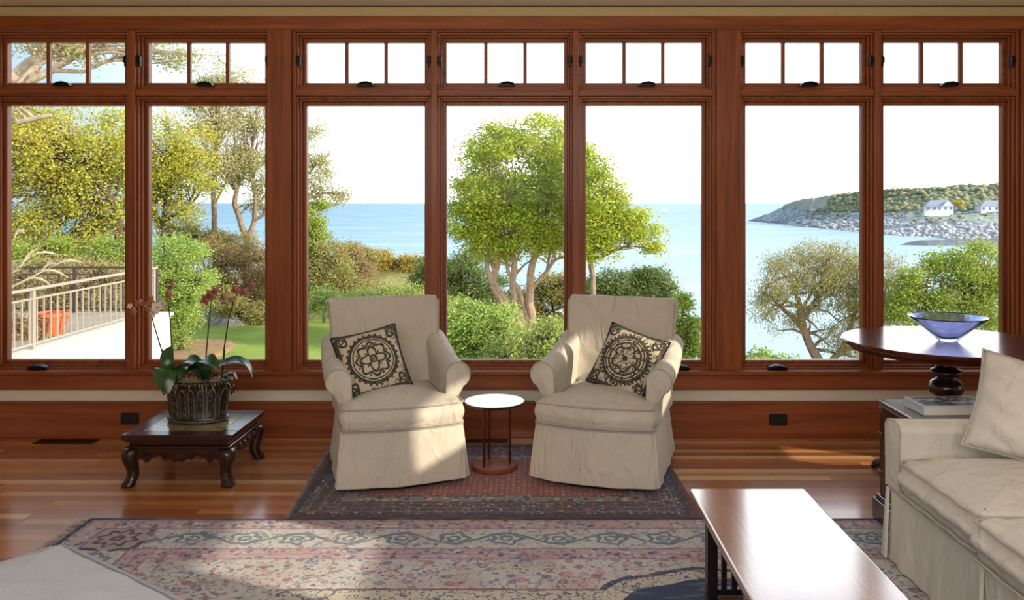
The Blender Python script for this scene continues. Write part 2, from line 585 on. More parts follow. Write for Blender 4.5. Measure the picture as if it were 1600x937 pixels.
def grille(cx, cy, w, d, label):
    t = thing('floor_vent', label, 'vent', (cx, cy, 0), 0, 'bronze vents in the floor')
    m = MB(); hw, hd = w / 2, d / 2
    m.box(-hw, hw, -hd, -hd + .014, 0, .006).box(-hw, hw, hd - .014, hd, 0, .006)
    m.box(-hw, -hw + .014, -hd + .014, hd - .014, 0, .006).box(hw - .014, hw, -hd + .014, hd - .014, 0, .006)
    m.build('frame', vent_bronze, t, bevel=.001)
    s = MB()
    n = int(w / .014)
    for k in range(1, n): s.box(-hw + k * w / n - .003, -hw + k * w / n + .003, -hd + .012, hd - .012, .001, .005)
    s.build('louvre', vent_bronze, t)
    MB().box(-hw + .01, hw - .01, -hd + .01, hd - .01, .0003, .0012).build('duct_shade', outlet_black, t)  # thin black sheet standing for the shade inside the duct


grille((104 - VX) * 5.25 / F, 5.25, .36, .1, 'bronze floor vent under the left window, left of the low table')
grille((750 - VX) * 5.26 / F, 5.26, .34, .09, 'bronze floor vent between the two armchairs by the wall')


# ================================================================== rugs
CREAM, PINK, ROSE = lin(214, 213, 212), lin(206, 150, 156), lin(178, 102, 110)
TEAL, NAVY, BLUE, RED = lin(50, 98, 124), lin(14, 32, 82), lin(70, 112, 164), lin(150, 60, 60)


def rug_large_mat(x0, x1, y0, y1):
    m = Mat('antique persian wool'); v = m.coords(); X, Y, Z = m.xyz(v)
    n1 = m.noise(v, 22, 2); n2 = m.noise(m.vec(X + 7, Y + 3, 0), 22, 2)
    x = X + (n1 - .5) * .022; y = Y + (n2 - .5) * .022
    dx = (x - x0).mn(x1 - x); dy = (y - y0).mn(y1 - y); d = dx.mn(dy)
    hor = dy.lt(dx)
    s = x * hor + y * (1 - hor)
    vd = m.vec(x, y, 0)
    f1, r1, q1 = m.voronoi(vd, 16); f2, r2, q2 = m.voronoi(vd, 34); f3, r3, q3 = m.voronoi(vd, 60)
    vine = ((m.noise(vd, 8, 2, .5, 1.2) - .5).abs()).lt(.016)
    vine2 = ((m.noise(m.vec(x + 9, y, 1), 11, 2, .5, 1.0) - .5).abs()).lt(.018)
    pal = m.ramp(r1, [(0, PINK), (.28, ROSE), (.45, lin(196, 160, 150)), (.62, BLUE), (.75, TEAL), (.86, RED)], 'CONSTANT')
    pal2 = m.ramp(r2, [(0, ROSE), (.3, TEAL), (.5, BLUE), (.7, NAVY), (.85, lin(150, 130, 96))], 'CONSTANT')
    # field
    tone = m.ramp(m.noise(vd, 2.4, 3), [(.35, lin(198, 196, 190)), (.55, CREAM), (.7, lin(212, 186, 184))])
    c = m.mix(vine * .55, tone, lin(96, 86, 74))
    c = m.mix(f1.lt(.34) * q1.gt(.3) * .75, c, pal)
    c = m.mix(f1.lt(.11) * .8, c, CREAM)
    c = m.mix(f2.lt(.36) * q2.gt(.35) * .75, c, pal2)
    c = m.mix(f3.lt(.3) * q3.gt(.72) * .7, c, m.ramp(r3, [(0, RED), (.4, NAVY), (.7, TEAL)], 'CONSTANT'))
    # lobed dark medallion with its white band
    u, w = ((x - .80) / .62).abs(), ((y - 2.76) / .64).abs()
    a = w.atan2(u); lob = (u * u * u + w * w * w).op('POWER', .3333) * (1 + (a * 12).cos() * .02)
    rect = ((x - .14).abs() / 1.10).mx((3.225 - y) * -1.0 + 1.0)
    inside = (rect.lt(1.0)).mx(lob.lt(1.0))
    marks = m.mix((f3.lt(.34) * q3.gt(.3)).mx(vine2) * .9, lin(214, 204, 186), lin(44, 66, 112))
    c = m.mix(inside, c, marks)
    c = m.mix((lob - 1.0).abs().lt(.02) * y.gt(3.225), c, NAVY)
    c = m.mix((y - 3.225).abs().lt(.008) * ((x - .14).abs().lt(1.1)) * lob.gt(1.0), c, lin(120, 84, 84))
    navy = m.mix(m.noise(m.vec(X * 3, Y * 60, 0), 2, 3), lin(6, 26, 66), lin(26, 60, 112))
    c = m.mix(lob.lt(.86).mx(rect.lt(.80) * y.lt(3.02)), c, navy)
    # guards and the scrolled main border
    gu = m.mix((f2.lt(.44)) * .85, lin(196, 168, 170), m.ramp(r2, [(0, BLUE), (.35, CREAM), (.6, NAVY), (.8, ROSE)], 'CONSTANT'))
    mb = m.mix((f1.lt(.24)) * .75, lin(210, 208, 204), m.ramp(r1, [(0, PINK), (.4, RED), (.6, CREAM), (.8, BLUE)], 'CONSTANT'))
    mb = m.mix(f3.lt(.22) * q3.gt(.5) * .6, mb, lin(84, 96, 110))
    q = d - .235
    wave = (q - (s * 13.96).sin() * .055).abs().lt(.011)
    k = (s / .225).frac() * .225 - .1125
    rr = ((k * k + q * q).sqrt()); an = q.atan2(k)
    ring = ((rr - .058 - (an * 5).cos() * .010).abs()).lt(.010)
    ring2 = (rr - .024).abs().lt(.007)
    sc = (wave.mx(ring).mx(ring2)).mx(vine2 * .8)
    mb = m.mix(sc * .85, mb, TEAL)
    # the corner rosettes
    kx, ky = dx - .235, dy - .235
    rc = (kx * kx + ky * ky).sqrt(); ac = ky.atan2(kx)
    rose = ((rc - .14 - (ac * 8).cos() * .012).abs().lt(.013)).mx((rc - .075 - (ac * 8).sin() * .014).abs().lt(.012)).mx((rc - .02).abs().lt(.012))
    corner = dx.mx(dy).lt(.37)
    cc = m.mix(f2.lt(.25) * .7, lin(190, 116, 104), m.ramp(r2, [(0, NAVY), (.4, CREAM), (.7, BLUE)], 'CONSTANT'))
    mb = m.mix(corner, mb, m.mix(rose, m.mix(rc.lt(.155), cc, lin(176, 158, 146)), NAVY))
    c = m.mix(d.lt(.45), c, gu)
    c = m.mix(d.band(.125, .345), c, mb)
    lines = ((d - .125).abs().lt(.006)).mx((d - .345).abs().lt(.006)).mx((d - .45).abs().lt(.005)).mx((d - .40).abs().lt(.004)).mx((d - .035).abs().lt(.004))
    c = m.mix(lines * .8, c, m.mix(m.noise(vd, 3), ROSE, BLUE))
    mot = m.noise(m.vec(X, Y, 5), 75, 3, .7)
    c = m.mix((mot - .5).mx(0.0) * 1.5, c, lin(92, 96, 112))
    c = m.mix((.5 - mot).mx(0.0) * 1.5, c, lin(226, 222, 216))
    c = m.mix(lob.lt(.86) * .85, c, navy)
    mo2 = m.noise(m.vec(X, Y, 9), 5, 3)
    c = m.mix((mo2 - .5).mx(0.0) * 1.6 * lob.gt(.86), c, lin(186, 122, 128))
    c = m.mix(d.lt(.022), c, NAVY)
    # wear and weave
    wear = m.noise(m.vec(X * 2, Y * 14, 2), 2.6, 4)
    c = m.mix(wear.gt(.5) * (wear - .5) * 1.8, c, lin(196, 192, 186))
    wv = m.noise(m.vec(X * 60, Y * 240, 0), 1.0, 2)
    c = m.mix(wv * .4, c, lin(140, 136, 134), 'MULTIPLY')
    m.color(c).setp(.95, spec=.1, sheen=.2)
    m.bump(wv, .3, .004)
    return m.m


def rug_small_mat(cx, cy, hx, hy):
    m = Mat('dark tribal wool'); v = m.coords(); X, Y, Z = m.xyz(v)
    n1 = m.noise(v, 30, 2)
    x = X + (n1 - .5) * .012; y = Y + (n1 - .5) * .012
    dx = (x - cx).abs() * -1 + hx; dy = (y - cy).abs() * -1 + hy; d = dx.mn(dy)
    hor = dy.lt(dx); s = x * hor + y * (1 - hor)
    vd = m.vec(x, y, 0)
    f, r, q = m.voronoi(vd, 46); g, r2, q2 = m.voronoi(vd, 24)
    gx, gy = (x / .028).frac() - .5, (y / .05).frac() - .5
    lat = (gx.abs() + gy.abs())
    field = m.mix(lat.lt(.3), lin(164, 92, 84), m.mix(m.white(m.vec((x / .028).floor(), (y / .05).floor(), 0)), lin(70, 80, 116), lin(196, 156, 144)))
    field = m.mix((gx.abs()).gt(.44) * .6, field, lin(52, 44, 60))
    k = (s / .11).frac() - .5
    t = (k.abs() * .09 + (d - .15).abs())
    bor = m.mix(f.lt(.42) * .8, lin(66, 70, 92), m.ramp(r, [(0, lin(196, 178, 166)), (.3, lin(160, 88, 78)), (.55, lin(104, 122, 156)), (.8, lin(40, 42, 62))], 'CONSTANT'))
    bor = m.mix((t - .03).abs().lt(.008), bor, lin(128, 74, 64))
    st = (d / .055).frac()
    c = m.mix(d.gt(.30), bor, field)
    lines = (st - .5).abs().lt(.07) * d.lt(.32)
    c = m.mix(lines * .8, c, lin(168, 100, 90))
    c = m.mix(d.band(.215, .285), c, m.mix(g.lt(.4) * .8, lin(140, 130, 136), m.ramp(r2, [(0, lin(44, 48, 78)), (.5, lin(170, 98, 86)), (.75, lin(200, 186, 174))], 'CONSTANT')))
    c = m.mix(d.lt(.05), c, m.mix(f.lt(.35), lin(48, 46, 62), lin(140, 80, 74)))
    c = m.mix(d.lt(.012), c, lin(110, 58, 44))
    wv = m.noise(m.vec(X * 60, Y * 240, 0), 1.0, 2)
    c = m.mix(wv * .4, c, lin(140, 136, 136), 'MULTIPLY')
    m.color(c).setp(.95, spec=.1, sheen=.2)
    m.bump(wv, .3, .004)
    return m.m


def rug_mesh(corners, th=.008, n=60, wav=.0015):
    """corners near-left, near-right, far-right, far-left"""
    A, B, Cc, D = [Vector(p) for p in corners]
    m = MB(); vs = []; fs = []
    for i in range(n + 1):
        for j in range(n + 1):
            u, v = i / n, j / n
            p = (A * (1 - u) + B * u) * (1 - v) + (D * (1 - u) + Cc * u) * v
            vs.append((p.x, p.y, th + wav * wob(p.x * 3, p.y * 3, 0)))
    for i in range(n):
        for j in range(n): fs.append((i * (n + 1) + j, (i + 1) * (n + 1) + j, (i + 1) * (n + 1) + j + 1, i * (n + 1) + j + 1))
    b = len(vs)
    per = [(i, 0) for i in range(n)] + [(n, j) for j in range(n)] + [(n - i, n) for i in range(n)] + [(0, n - j) for j in range(n)]
    for i, j in per: q = vs[i * (n + 1) + j]; vs.append((q[0], q[1], .0005))
    L = len(per)
    for k in range(L):
        a, c = per[k], per[(k + 1) % L]
        fs.append((a[0] * (n + 1) + a[1], c[0] * (n + 1) + c[1], b + (k + 1) % L, b + k))
    return m.add(vs, fs)


def fringe_mesh(p0, p1, out, n, ln, seed=1):
    r = random.Random(seed); m = MB()
    p0, p1, out = Vector(p0), Vector(p1), Vector(out)
    t = (p1 - p0).normalized()
    for k in range(n):
        b = p0.lerp(p1, (k + r.random()) / n); w = .003
        e = b + out * ln * r.uniform(.6, 1.1) + t * r.uniform(-.03, .03)
        m.add([b - t * w, b + t * w, e + t * w * .4, e - t * w * .4], [(0, 1, 2, 3)])
    return m


RX0, RX1, RY0, RY1 = -2.02, 2.75, .35, 3.952
rug = rug_mesh([(RX0, RY0), (RX1, RY0), (RX1, RY1), (RX0, RY1)]).build('area_rug', rug_large_mat(RX0, RX1, RY0, RY1), smooth=True)
tag(rug, 'large faded cream, pink and teal patterned rug in the foreground', 'rug')
fr = fringe_mesh((RX0, RY0, .004), (RX0, RY1, .004), (-1, 0, 0), 900, .07).build('fringe', plain('rug fringe', lin(206, 200, 190), .9), rug)
fr['kind'] = 'stuff'
SR = [(-1.115, 3.958), (.785, 3.958), (.745, 5.15), (-1.185, 5.15)]
srug = rug_mesh(SR, .009).build('small_rug', rug_small_mat(-.19, 4.554, .955, .597), smooth=True)
tag(srug, 'small dark red and navy patterned rug under the two armchairs', 'rug')
fr = fringe_mesh((-1.115, 3.96, .004), (-1.185, 5.14, .004), (-1, 0, 0), 320, .03, 4).build('fringe', plain('small rug fringe', lin(190, 186, 180), .9), srug)
fr['kind'] = 'stuff'


# ============================================================= armchairs
def chair_plan(w_front, w_back, y_f, y_b, bow, grow=0.0):
    pts = []
    for k in range(13):
        u = k / 12
        pts.append((-w_front / 2 - grow + (w_front + 2 * grow) * u, y_f - grow - bow * math.sin(PI * u)))
    pts += [(w_back / 2 + grow, y_b + grow), (-w_back / 2 - grow, y_b + grow)]
    return round_poly(pts, [.05] + [.02] * 11 + [.05, .07, .07], 4)


def make_armchair(name, label, loc, rz, seed):
    t = thing(name, label, 'armchair', loc, rz, 'slipcovered armchairs by the window')
    t.scale = (.95, .95, .985)
    # swivel plinth in the shadow under the skirt
    MB().loft([[(p.x, p.y, z) for p in resample(chair_plan(.56, .5, -.33, .34, .05), 64)] for z in (.0, .045)]).build('plinth', black_wood, t)
    # skirt
    n = 128; R = []
    for z, g in ((.028, .026), (.032, .03), (.1, .02), (.2, .008), (.29, 0), (.312, -.004), (.33, -.02), (.335, -.06)):
        O = resample(chair_plan(.655, .58, -.36, .40, .05, g), n)
        ring = []
        for i, p in enumerate(O):
            k = max(0, (.29 - z) / .27)
            a = i / n * 2 * PI
            fold = .008 * k * (math.sin(a * 9 + seed) * .6 + math.sin(a * 17 + seed * 2) * .4)
            c = Vector((0, 0)); d = (p - c).normalized()
            ring.append((p.x + d.x * fold, p.y + d.y * fold, z))
        R.append(ring)
    sk = MB().loft(R).build('skirt', linen, t, smooth=True)
    # kick pleats at the front corners
    for s in (-1, 1):
        pl = MB(); pl.loft([[(s * (.314 + .03 * q) + dx, -.345 - .027 * q + dy, .30 - .268 * q) for dx, dy in ((0, -.006), (s * .014, -.002), (s * .014, .02), (0, .016))] for q in (0, .4, .8, 1)])
        pl.build('pleat', linen, sk, smooth=True)
    O = resample(chair_plan(.655, .58, -.36, .40, .05, .002), 120)
    MB().tube([(p.x, p.y, .305) for p in O], .0055, 6, closed=True).build('piping', linen_pipe, sk, smooth=True)
    # T shaped seat cushion, bowed in front
    pts = []
    for k in range(11):
        u = k / 10; pts.append((-.325 + .65 * u, -.375 - .05 * math.sin(PI * u)))
    pts += [(.325, -.235), (.262, -.225), (.25, .26), (-.25, .26), (-.262, -.225), (-.325, -.235)]
    out = round_poly(pts, [.05] + [.02] * 9 + [.05, .03, .03, .03, .03, .03, .03], 4)
    cu = cushion_mesh(out, .312, .425, .022, .045, 128, 8, .01, .002, seed).build('seat_cushion', linen, t, smooth=True, angle=70)
    for z in (.420, .318):
        pp = MB(); pp.tube([(p.x * 1.004, p.y * 1.004, z) for p in resample(out, 128)], .005, 6, closed=True)
        pp.build('piping', linen_pipe, cu, smooth=True)
    # rolled arms
    for s in (-1, 1):
        def section(y, zc, r, xc, lean):
            P = [(.262, .30), (.258, .40)]
            P.append((xc - r * .98, zc - r * .35))
            for k in range(15):
                a = math.radians(185 - k * (250 / 14.0))
                P.append((xc + r * math.cos(a), zc + r * math.sin(a)))
            P += [(.318 + lean, zc - r * 1.9 if zc - r * 1.9 > .36 else .36), (.312, .30)]
            return [(s * p[0], y, p[1]) for p in P]
        R = []
        for k in range(17):
            u = k / 16
            y = -.225 + .56 * u
            lift = .15 * max(0, u - .2) ** 1.5
            R.append(section(y, .536 + lift, .066 + .004 * math.sin(u * PI), .328 - .014 * u, .0))
        f0 = [(q[0] * .985 + s * .004, -.235, (q[2] - .45) * .95 + .45) for q in R[0]]
        f1 = [((q[0] - s * .32) * .8 + s * .32, -.238, (q[2] - .45) * .8 + .45) for q in R[0]]
        arm = MB().loft([f1, f0] + R).build('arm', linen, t, smooth=True, angle=60)
        front = R[0]
        MB().tube([(q[0], -.229, q[2]) for q in front], .0055, 6).build('piping', linen_pipe, arm, smooth=True)
    # back: wings curve forward at the sides, top rolls over
    nu = 48
    rings = []
    H0, H1 = .30, .885
    def bx(u, v): return u * (.300 + .030 * v)
    def by(u, v): return .235 + .125 * v + .012 * math.sin(v * 6) * 0 - .035 * abs(u) ** 6 - .02 * (1 - u * u) * math.sin(PI * v)
    for k in range(23):
        v = k / 22
        z = H0 + (H1 - H0) * v
        th = .145 - .035 * v
        gather = .006 * max(0, v - .45)
        loop = []
        sh = 0
        if v > .9: sh = ((v - .9) / .1) ** 2
        for i in range(nu + 1):
            u = -1 + 2 * i / nu
            zz = z + .012 * v * (abs(u) ** 3) * 0
            loop.append((bx(u, v), by(u, v) + .035 * sh - (.004 * wob(u * 4, v * 5, 1, seed)) - gather * (math.sin(u * 23 + seed) + .6 * math.sin(u * 41 + seed * 3)), zz))
        for i in range(nu, -1, -1):
            u = -1 + 2 * i / nu
            loop.append((bx(u, v) * (1 - .02 * (1 - v)), by(0, v) + th * (1 - .25 * abs(u) ** 8) - .02 * sh, z))
        rings.append(loop)
    top = rings[-1]
    cy = sum(p[1] for p in top) / len(top)
    for q, dz in ((.8, .012), (.45, .018)):
        rings.append([(p[0] * (1 - .012 * (1 - q)), cy + (p[1] - cy) * q, p[2] + dz + .003 * math.sin(p[0] * 28 + seed)) for p in top])
    back = MB().loft(rings).build('backrest', linen, t, smooth=True, angle=75)
    for s in (-1, 1):
        pp = MB(); pp.tube([(bx(s, v), by(s, v) - .002, H0 + (H1 - H0) * v) for v in [.3 + .7 * i / 14 for i in range(15)]], .0055, 6)
        pp.build('piping', linen_pipe, back, smooth=True)
    return t


CH_L = make_armchair('armchair', 'cream slipcovered swivel armchair left of the small round table, pillow with round medallion on it', (-.758, 4.70, .0115), math.radians(18), 1.0)
CH_R = make_armchair('armchair', 'cream slipcovered swivel armchair right of the small round table, pillow with star medallion on it', (.415, 4.70, .0115), math.radians(-18), 4.0)


def pillow_mat(name, kind, px):
    m = Mat(name); v = m.coords(); X, Y, Z = m.xyz(v)
    n = m.noise(v, 30, 2)
    x = X / px + (n - .5) * .05; z = Z / px + (n - .5) * .05        # -1..1 over the face
    r = (x * x + z * z).sqrt(); a = z.atan2(x)
    ax, az = x.abs(), z.abs(); e = ax.mx(az)
    ln = (r - .70).abs().lt(.05)
    ln = ln.mx((r - .60).abs().lt(.02))
    if kind == 'round':
        ln = ln.mx((r - .28 - (a * 4).cos() * .10).abs().lt(.048))
        ln = ln.mx((r - .46 - (a * 8).cos() * .055).abs().lt(.04))
        kx = (a * (8 / (2 * PI))).frac() - .5
        ln = ln.mx((((kx * .9) * (kx * .9) + (r - .45) * (r - .45)).sqrt() - .055).abs().lt(.03))
        ln = ln.mx((r - .10).abs().lt(.03)).mx((ax - az).abs().lt(.03) * r.lt(.3))
        dots = (((a * (28 / (2 * PI))).frac() - .5).abs().lt(.22)) * r.band(.735, .80)
    else:
        ln = ln.mx(((a * (10 / (2 * PI))).frac() - .5).abs().lt(.09) * r.lt(.5))
        ln = ln.mx((r - .5).abs().lt(.03))
        kx = (a * (12 / (2 * PI))).frac() - .5
        ln = ln.mx(((kx.abs() * .5 + (r - .6).abs()) - .06).abs().lt(.025) * r.band(.5, .7))
        ln = ln.mx((r - .36 - (a * 5).cos() * .05).abs().lt(.035))
        ln = ln.mx(r.lt(.09))
        dots = (((a * (40 / (2 * PI))).frac() - .5).abs().lt(.25)) * r.band(.75, .82)
    ln = ln.mx(dots)
    # corner scrolls
    cx, cz = ax - .76, az - .76
    rc = (cx * cx + cz * cz).sqrt(); ac = cz.atan2(cx)
    ln = ln.mx((rc - .15 - (ac * 3).cos() * .035).abs().lt(.042) * r.gt(.82)).mx((rc - .06).abs().lt(.025))
    # filler scrolls and border
    vv, r1, q1 = m.voronoi(m.vec(x, z, 0), 5.5 if kind == 'round' else 7.5)
    fill = ((vv - .30).abs().lt(.09)) * ((r.gt(.83) * e.lt(.9)) if kind == 'round' else r.band(.1, 5))
    ln = ln.mx(fill * (1.0 if kind != 'round' else .8))
    ln = ln.mx((e - .9).abs().lt(.045)).mx(e.gt(.975))
    ln = ln.mx(e.gt(.93) * ((((ax.mn(az)) * 9).frac() - .5).abs().lt(.25)))
    soft = m.noise(v, 60, 2)
    ln = ln * (soft * .5 + .62).clamp()
    c = m.mix(ln, m.mix(m.noise(v, 9, 3), lin(196, 184, 158), lin(218, 208, 184)), lin(26, 27, 34))
    m.color(c).setp(.92, spec=.1, sheen=.1)
    m.bump(m.noise(v, 220, 2) * .3 + ln * .3, .25, .004)
    return m.m


def throw_pillow(label, kind, loc, rot, size, th, seed):
    t = thing('throw_pillow', label, 'pillow', loc)
    t.rotation_mode = 'YXZ'; t.rotation_euler = rot
    m, path = pillow_mesh(size, size, th, seed=seed)
    m.build('cover', pillow_mat('printed %s pillow cloth' % kind, kind, size / 2), t, smooth=True, angle=80)
    p = MB().tube(path, .005, 6, closed=True).build('piping', plain('dark pillow piping', lin(30, 30, 34), .9), t, smooth=True)
    return t


def in_chair(ch, p):
    a = ch.rotation_euler[2]
    return (ch.location.x + p[0] * math.cos(a) - p[1] * math.sin(a), ch.location.y + p[0] * math.sin(a) + p[1] * math.cos(a), ch.location.z + p[2])


D2R = math.radians
throw_pillow('black and cream pillow with round scroll medallion on the left armchair', 'round', (-.868, 4.665, .592), (D2R(-27), D2R(-11), D2R(20)), .36, .13, 1)
throw_pillow('black and cream pillow with star medallion on the right armchair', 'star', (.515, 4.665, .592), (D2R(-27), D2R(16), D2R(-24)), .355, .13, 2)

# ------------------------------------------------- little round drinks table
t = thing('drink_table', 'small white topped round table standing between the two armchairs', 'side table', (-.207, 4.70, .0105))
MB().lathe([(.0, 0), (.118, 0), (.124, .004), (.124, .022), (.120, .026), (0, .026)], 48, cap0=False, cap1=False).build('base', copper_wood, t, smooth=True)
for a in (232, 112, 352):
    x, y = .085 * math.cos(D2R(a)), .085 * math.sin(D2R(a))
    MB().tube([(x, y, .024), (x, y, .352)], .0075, 12).build('leg', rod_brown, t, smooth=True)
tp = MB().lathe([(0, .350), (.150, .350), (.159, .354), (.162, .362), (.160, .366), (0, .366)], 64, cap0=False, cap1=False).build('tabletop', white_top, t, smooth=True)
MB().lathe([(.150, .3485), (.160, .351), (.1632, .357), (.1625, .3625), (.160, .3600)], 64, cap0=False, cap1=False).build('rim', dark_x, tp, smooth=True)

# ------------------------------------------------------ low carved table
LT = (-1.812, 4.665)
t = thing('carved_low_table', 'low dark carved table with cabriole legs carrying the orchid planter', 'table', (LT[0], LT[1], 0))
hx, hy, hz = .283, .272, .270
m = MB()
fw = .085
m.box(-hx, hx, -hy, -hy + fw, hz - .028, hz).box(-hx, hx, hy - fw, hy, hz - .028, hz)
m.box(-hx, -hx + fw, -hy + fw, hy - fw, hz - .028, hz).box(hx - fw, hx, -hy + fw, hy - fw, hz - .028, hz)
m.box(-hx + .012, hx - .012, -hy + .012, hy - .012, hz - .042, hz - .028)
m.box(-hx + .03, hx - .03, -hy + .03, hy - .03, hz - .062, hz - .042)
m.box(-hx + .016, hx - .016, -hy + .016, hy - .016, hz - .072, hz - .062)
tp = m.build('tabletop', dark_x, t, bevel=.006, seg=3)


def stone_mat():
    m = Mat('mottled stone inlay'); v = m.coords()
    n = m.noise(v, 9, 5, .6, .8)
    m.color(m.ramp(n, [(.3, lin(112, 96, 64)), (.5, lin(150, 136, 100)), (.7, lin(182, 170, 138))])).setp(.18, coat=.5)
    return m.m


MB().box(-hx + fw, hx - fw, -hy + fw, hy - fw, hz - .01, hz - .001).build('stone_inlay', stone_mat(), tp)
zt = hz - .072
for q in range(4):                       # scalloped aprons
    L = (hx if q % 2 == 0 else hy) - .03
    dd = (hy if q % 2 == 0 else hx) - .028
    n = 60; lo = []
    for i in range(n + 1):
        u = -1 + 2 * i / n; a = abs(u)
        z = zt - .062
        z += .020 * math.exp(-((a - .42) / .12) ** 2) - .012 * math.exp(-(a / .14) ** 2) - .014 * math.exp(-((a - .62) / .08) ** 2) - .05 * max(0, (a - .78) / .22) ** 2
        z += .005 * math.cos(a * 34)
        lo.append((u * L, z))
    poly = [(-L, zt), ] + lo + [(L, zt)]
    M = Matrix.Rotation(q * PI / 2, 4, 'Z')
    m = MB(); m.prism(poly[::-1], 'y', -dd - .004, -dd + .018, M=M)
    ap = m.build('apron', dark_x, t, bevel=.003)
    for s in (-1, 1):                    # carved relief: scrolls and a central boss
        for x0 in (.16, .07):
            pts = [(s * (x0 * L / .25 + .026 * math.cos(k * .5) * (1 - k / 22)), -dd - .006, zt - .036 + .014 * math.sin(k * .5) * (1 - k / 22)) for k in range(18)]
            MB().tube(pts, .0042, 6, M=M).build('carving', dark_x, ap, smooth=True)
    c = MB(); c.lathe([(0, -.010), (.016, -.008), (.022, 0)], 16, cap0=False, M=M @ Matrix.Translation((0, -dd - .002, zt - .045)) @ Matrix.Rotation(-PI / 2, 4, 'X'))
    c.build('carving', dark_x, ap, smooth=True)
for sx in (-1, 1):
    for sy in (-1, 1):
        R = []
        for z, o, w in ((zt, -.010, .046), (zt - .02, -.001, .047), (zt - .05, .004, .046), (zt - .085, -.002, .038), (.078, -.010, .031), (.048, -.010, .030), (.026, .001, .035), (.010, .010, .040), (0, .006, .036)):
            cx, cy = sx * (hx - .035 + o), sy * (hy - .035 + o)
            R.append([(cx + w * math.cos(a + PI / 4) * .98, cy + w * math.sin(a + PI / 4) * .98, z) for a in [k * PI / 8 + .0 for k in range(16)]])
        R = [[(p[0] + .35 * (max(-.03, min(.03, p[0] - sum(q[0] for q in r) / 16)) - (p[0] - sum(q[0] for q in r) / 16)) , p[1], p[2]) for p in r] for r in R]
        MB().loft(R).build('leg', dark_z, t, smooth=True, sub=1)

# ------------------------------------------------------ orchid planter
PC = Vector((-1.818, 4.70, .2705))


def planter_mat():
    m = Mat('embossed bronze planter'); v = m.coords(); x, y, z = m.xyz(v)
    a = y.atan2(x) * (14 / (2 * PI)); k = (a.frac() - .5)
    zz = (z - .03) / .17
    # an arch in every panel with leafy scrolls inside
    arch = ((k * k * 4.6 + (zz - .62).mx(0.0) * (zz - .62).mx(0.0) * 6.5).sqrt())
    line = (arch - .72).abs().lt(.07) * zz.band(-.02, 1.05)
    n, r, q = m.voronoi(m.vec(k * 1.6 + a.floor() * 7.0, zz * 1.9, 0), 4.2)
    leaf = ((n - .28).abs().lt(.09)) * arch.lt(.62) * zz.band(.05, .95)
    bead = (((a * 4).frac() - .5).abs().lt(.28)) * (zz.band(-.14, -.04).mx(zz.band(1.03, 1.10)))
    col = (k.abs() - .47).abs().lt(.025)
    f = line.mx(leaf * .8).mx(bead * .7).mx(col * .3)
    c = m.mix(f, m.mix(m.noise(v, 18, 3), lin(30, 22, 18), lin(62, 40, 30)), m.mix(m.noise(v, 30, 3), lin(92, 100, 88), lin(134, 140, 126)))
    m.color(c).setp(.42, .35)
    m.bump(f, .6, .004)
    return m.m


t = thing('planter', 'oval embossed bronze planter holding orchids on the low carved table', 'planter', PC)
pm = planter_mat()
prof = [(.0, .0), (.155, .0), (.162, .006), (.160, .018), (.154, .026), (.160, .10), (.170, .17), (.178, .205), (.184, .212), (.184, .222), (.176, .224), (.168, .205), (.0, .195)]
b = MB().lathe(prof, 72, sy=.62, cap0=False, cap1=False).build('pot', pm, t, smooth=True)
MB().lathe([(.158 + .007 * math.cos(a), .022 + .007 * math.sin(a)) for a in [k * PI / 4 for k in range(9)]], 72, sy=.62, cap0=False, cap1=False).build('foot_ring', dark_z, b, smooth=True)
for s in (-1, 1):                        # ring handles on the ends
    h = MB(); h.tube([(s * (.188 + .004 * math.sin(k * .5)), .018 * math.cos(k * PI / 6), .165 + .026 * math.sin(k * PI / 6)) for k in range(12)], .004, 6, closed=True)
    h.tube([(s * .172, 0, .188), (s * .194, 0, .188)], .007, 8)
    h.build('handle', dark_z, b, smooth=True)
ms = MB(); r0 = random.Random(3)         # dried moss spilling over the rim
for k in range(260):
    a = r0.uniform(0, 2 * PI); rr = r0.uniform(.3, 1.0)
    x, y = .165 * rr * math.cos(a), .165 * .62 * rr * math.sin(a)
    p = Vector((x, y, .2)); e = p + Vector((math.cos(a) * r0.uniform(0, .05), math.sin(a) * .03, r0.uniform(-.03, .03)))
    ms.tube([p, (p + e) / 2 + Vector((0, 0, .018)), e], .0022, 4)
mo = ms.build('moss', plain('dried moss', lin(176, 158, 118), .95), t); mo['kind'] = 'stuff'

leaf_mat_o = None


def orchid_leaf(pts, w, seed=0):
    """strap leaf along a centre line, folded along its midrib"""
    P = [Vector(p) for p in pts]
    # smooth with a Catmull style subdivision
    Q = []
    for i in range(len(P) - 1):
        p0, p1, p2, p3 = P[max(0, i - 1)], P[i], P[i + 1], P[min(len(P) - 1, i + 2)]
        for k in range(6):
            u = k / 6
            Q.append(.5 * ((2 * p1) + (p2 - p0) * u + (2 * p0 - 5 * p1 + 4 * p2 - p3) * u * u + (3 * p1 - p0 - 3 * p2 + p3) * u ** 3))
    Q.append(P[-1])
    n = len(Q); rows = []
    for i, p in enumerate(Q):
        t = (Q[min(i + 1, n - 1)] - Q[max(0, i - 1)]).normalized()
        side = t.cross(Vector((0, -.25, 1)))
        if side.length < .05: side = Vector((1, 0, 0))
        side.normalize(); up = side.cross(t).normalized()
        u = i / (n - 1)
        ww = w * (max(0.0, math.sin(PI * (u * .88 + .10))) ** .6) * (1 - u ** 8) + .002
        rows.append([p + side * (ww * s) + up * (abs(s) * ww * .22) for s in (-1, -.5, 0, .5, 1)])
    m = MB(); m.loft(rows, False, False, closed=False)
    return m


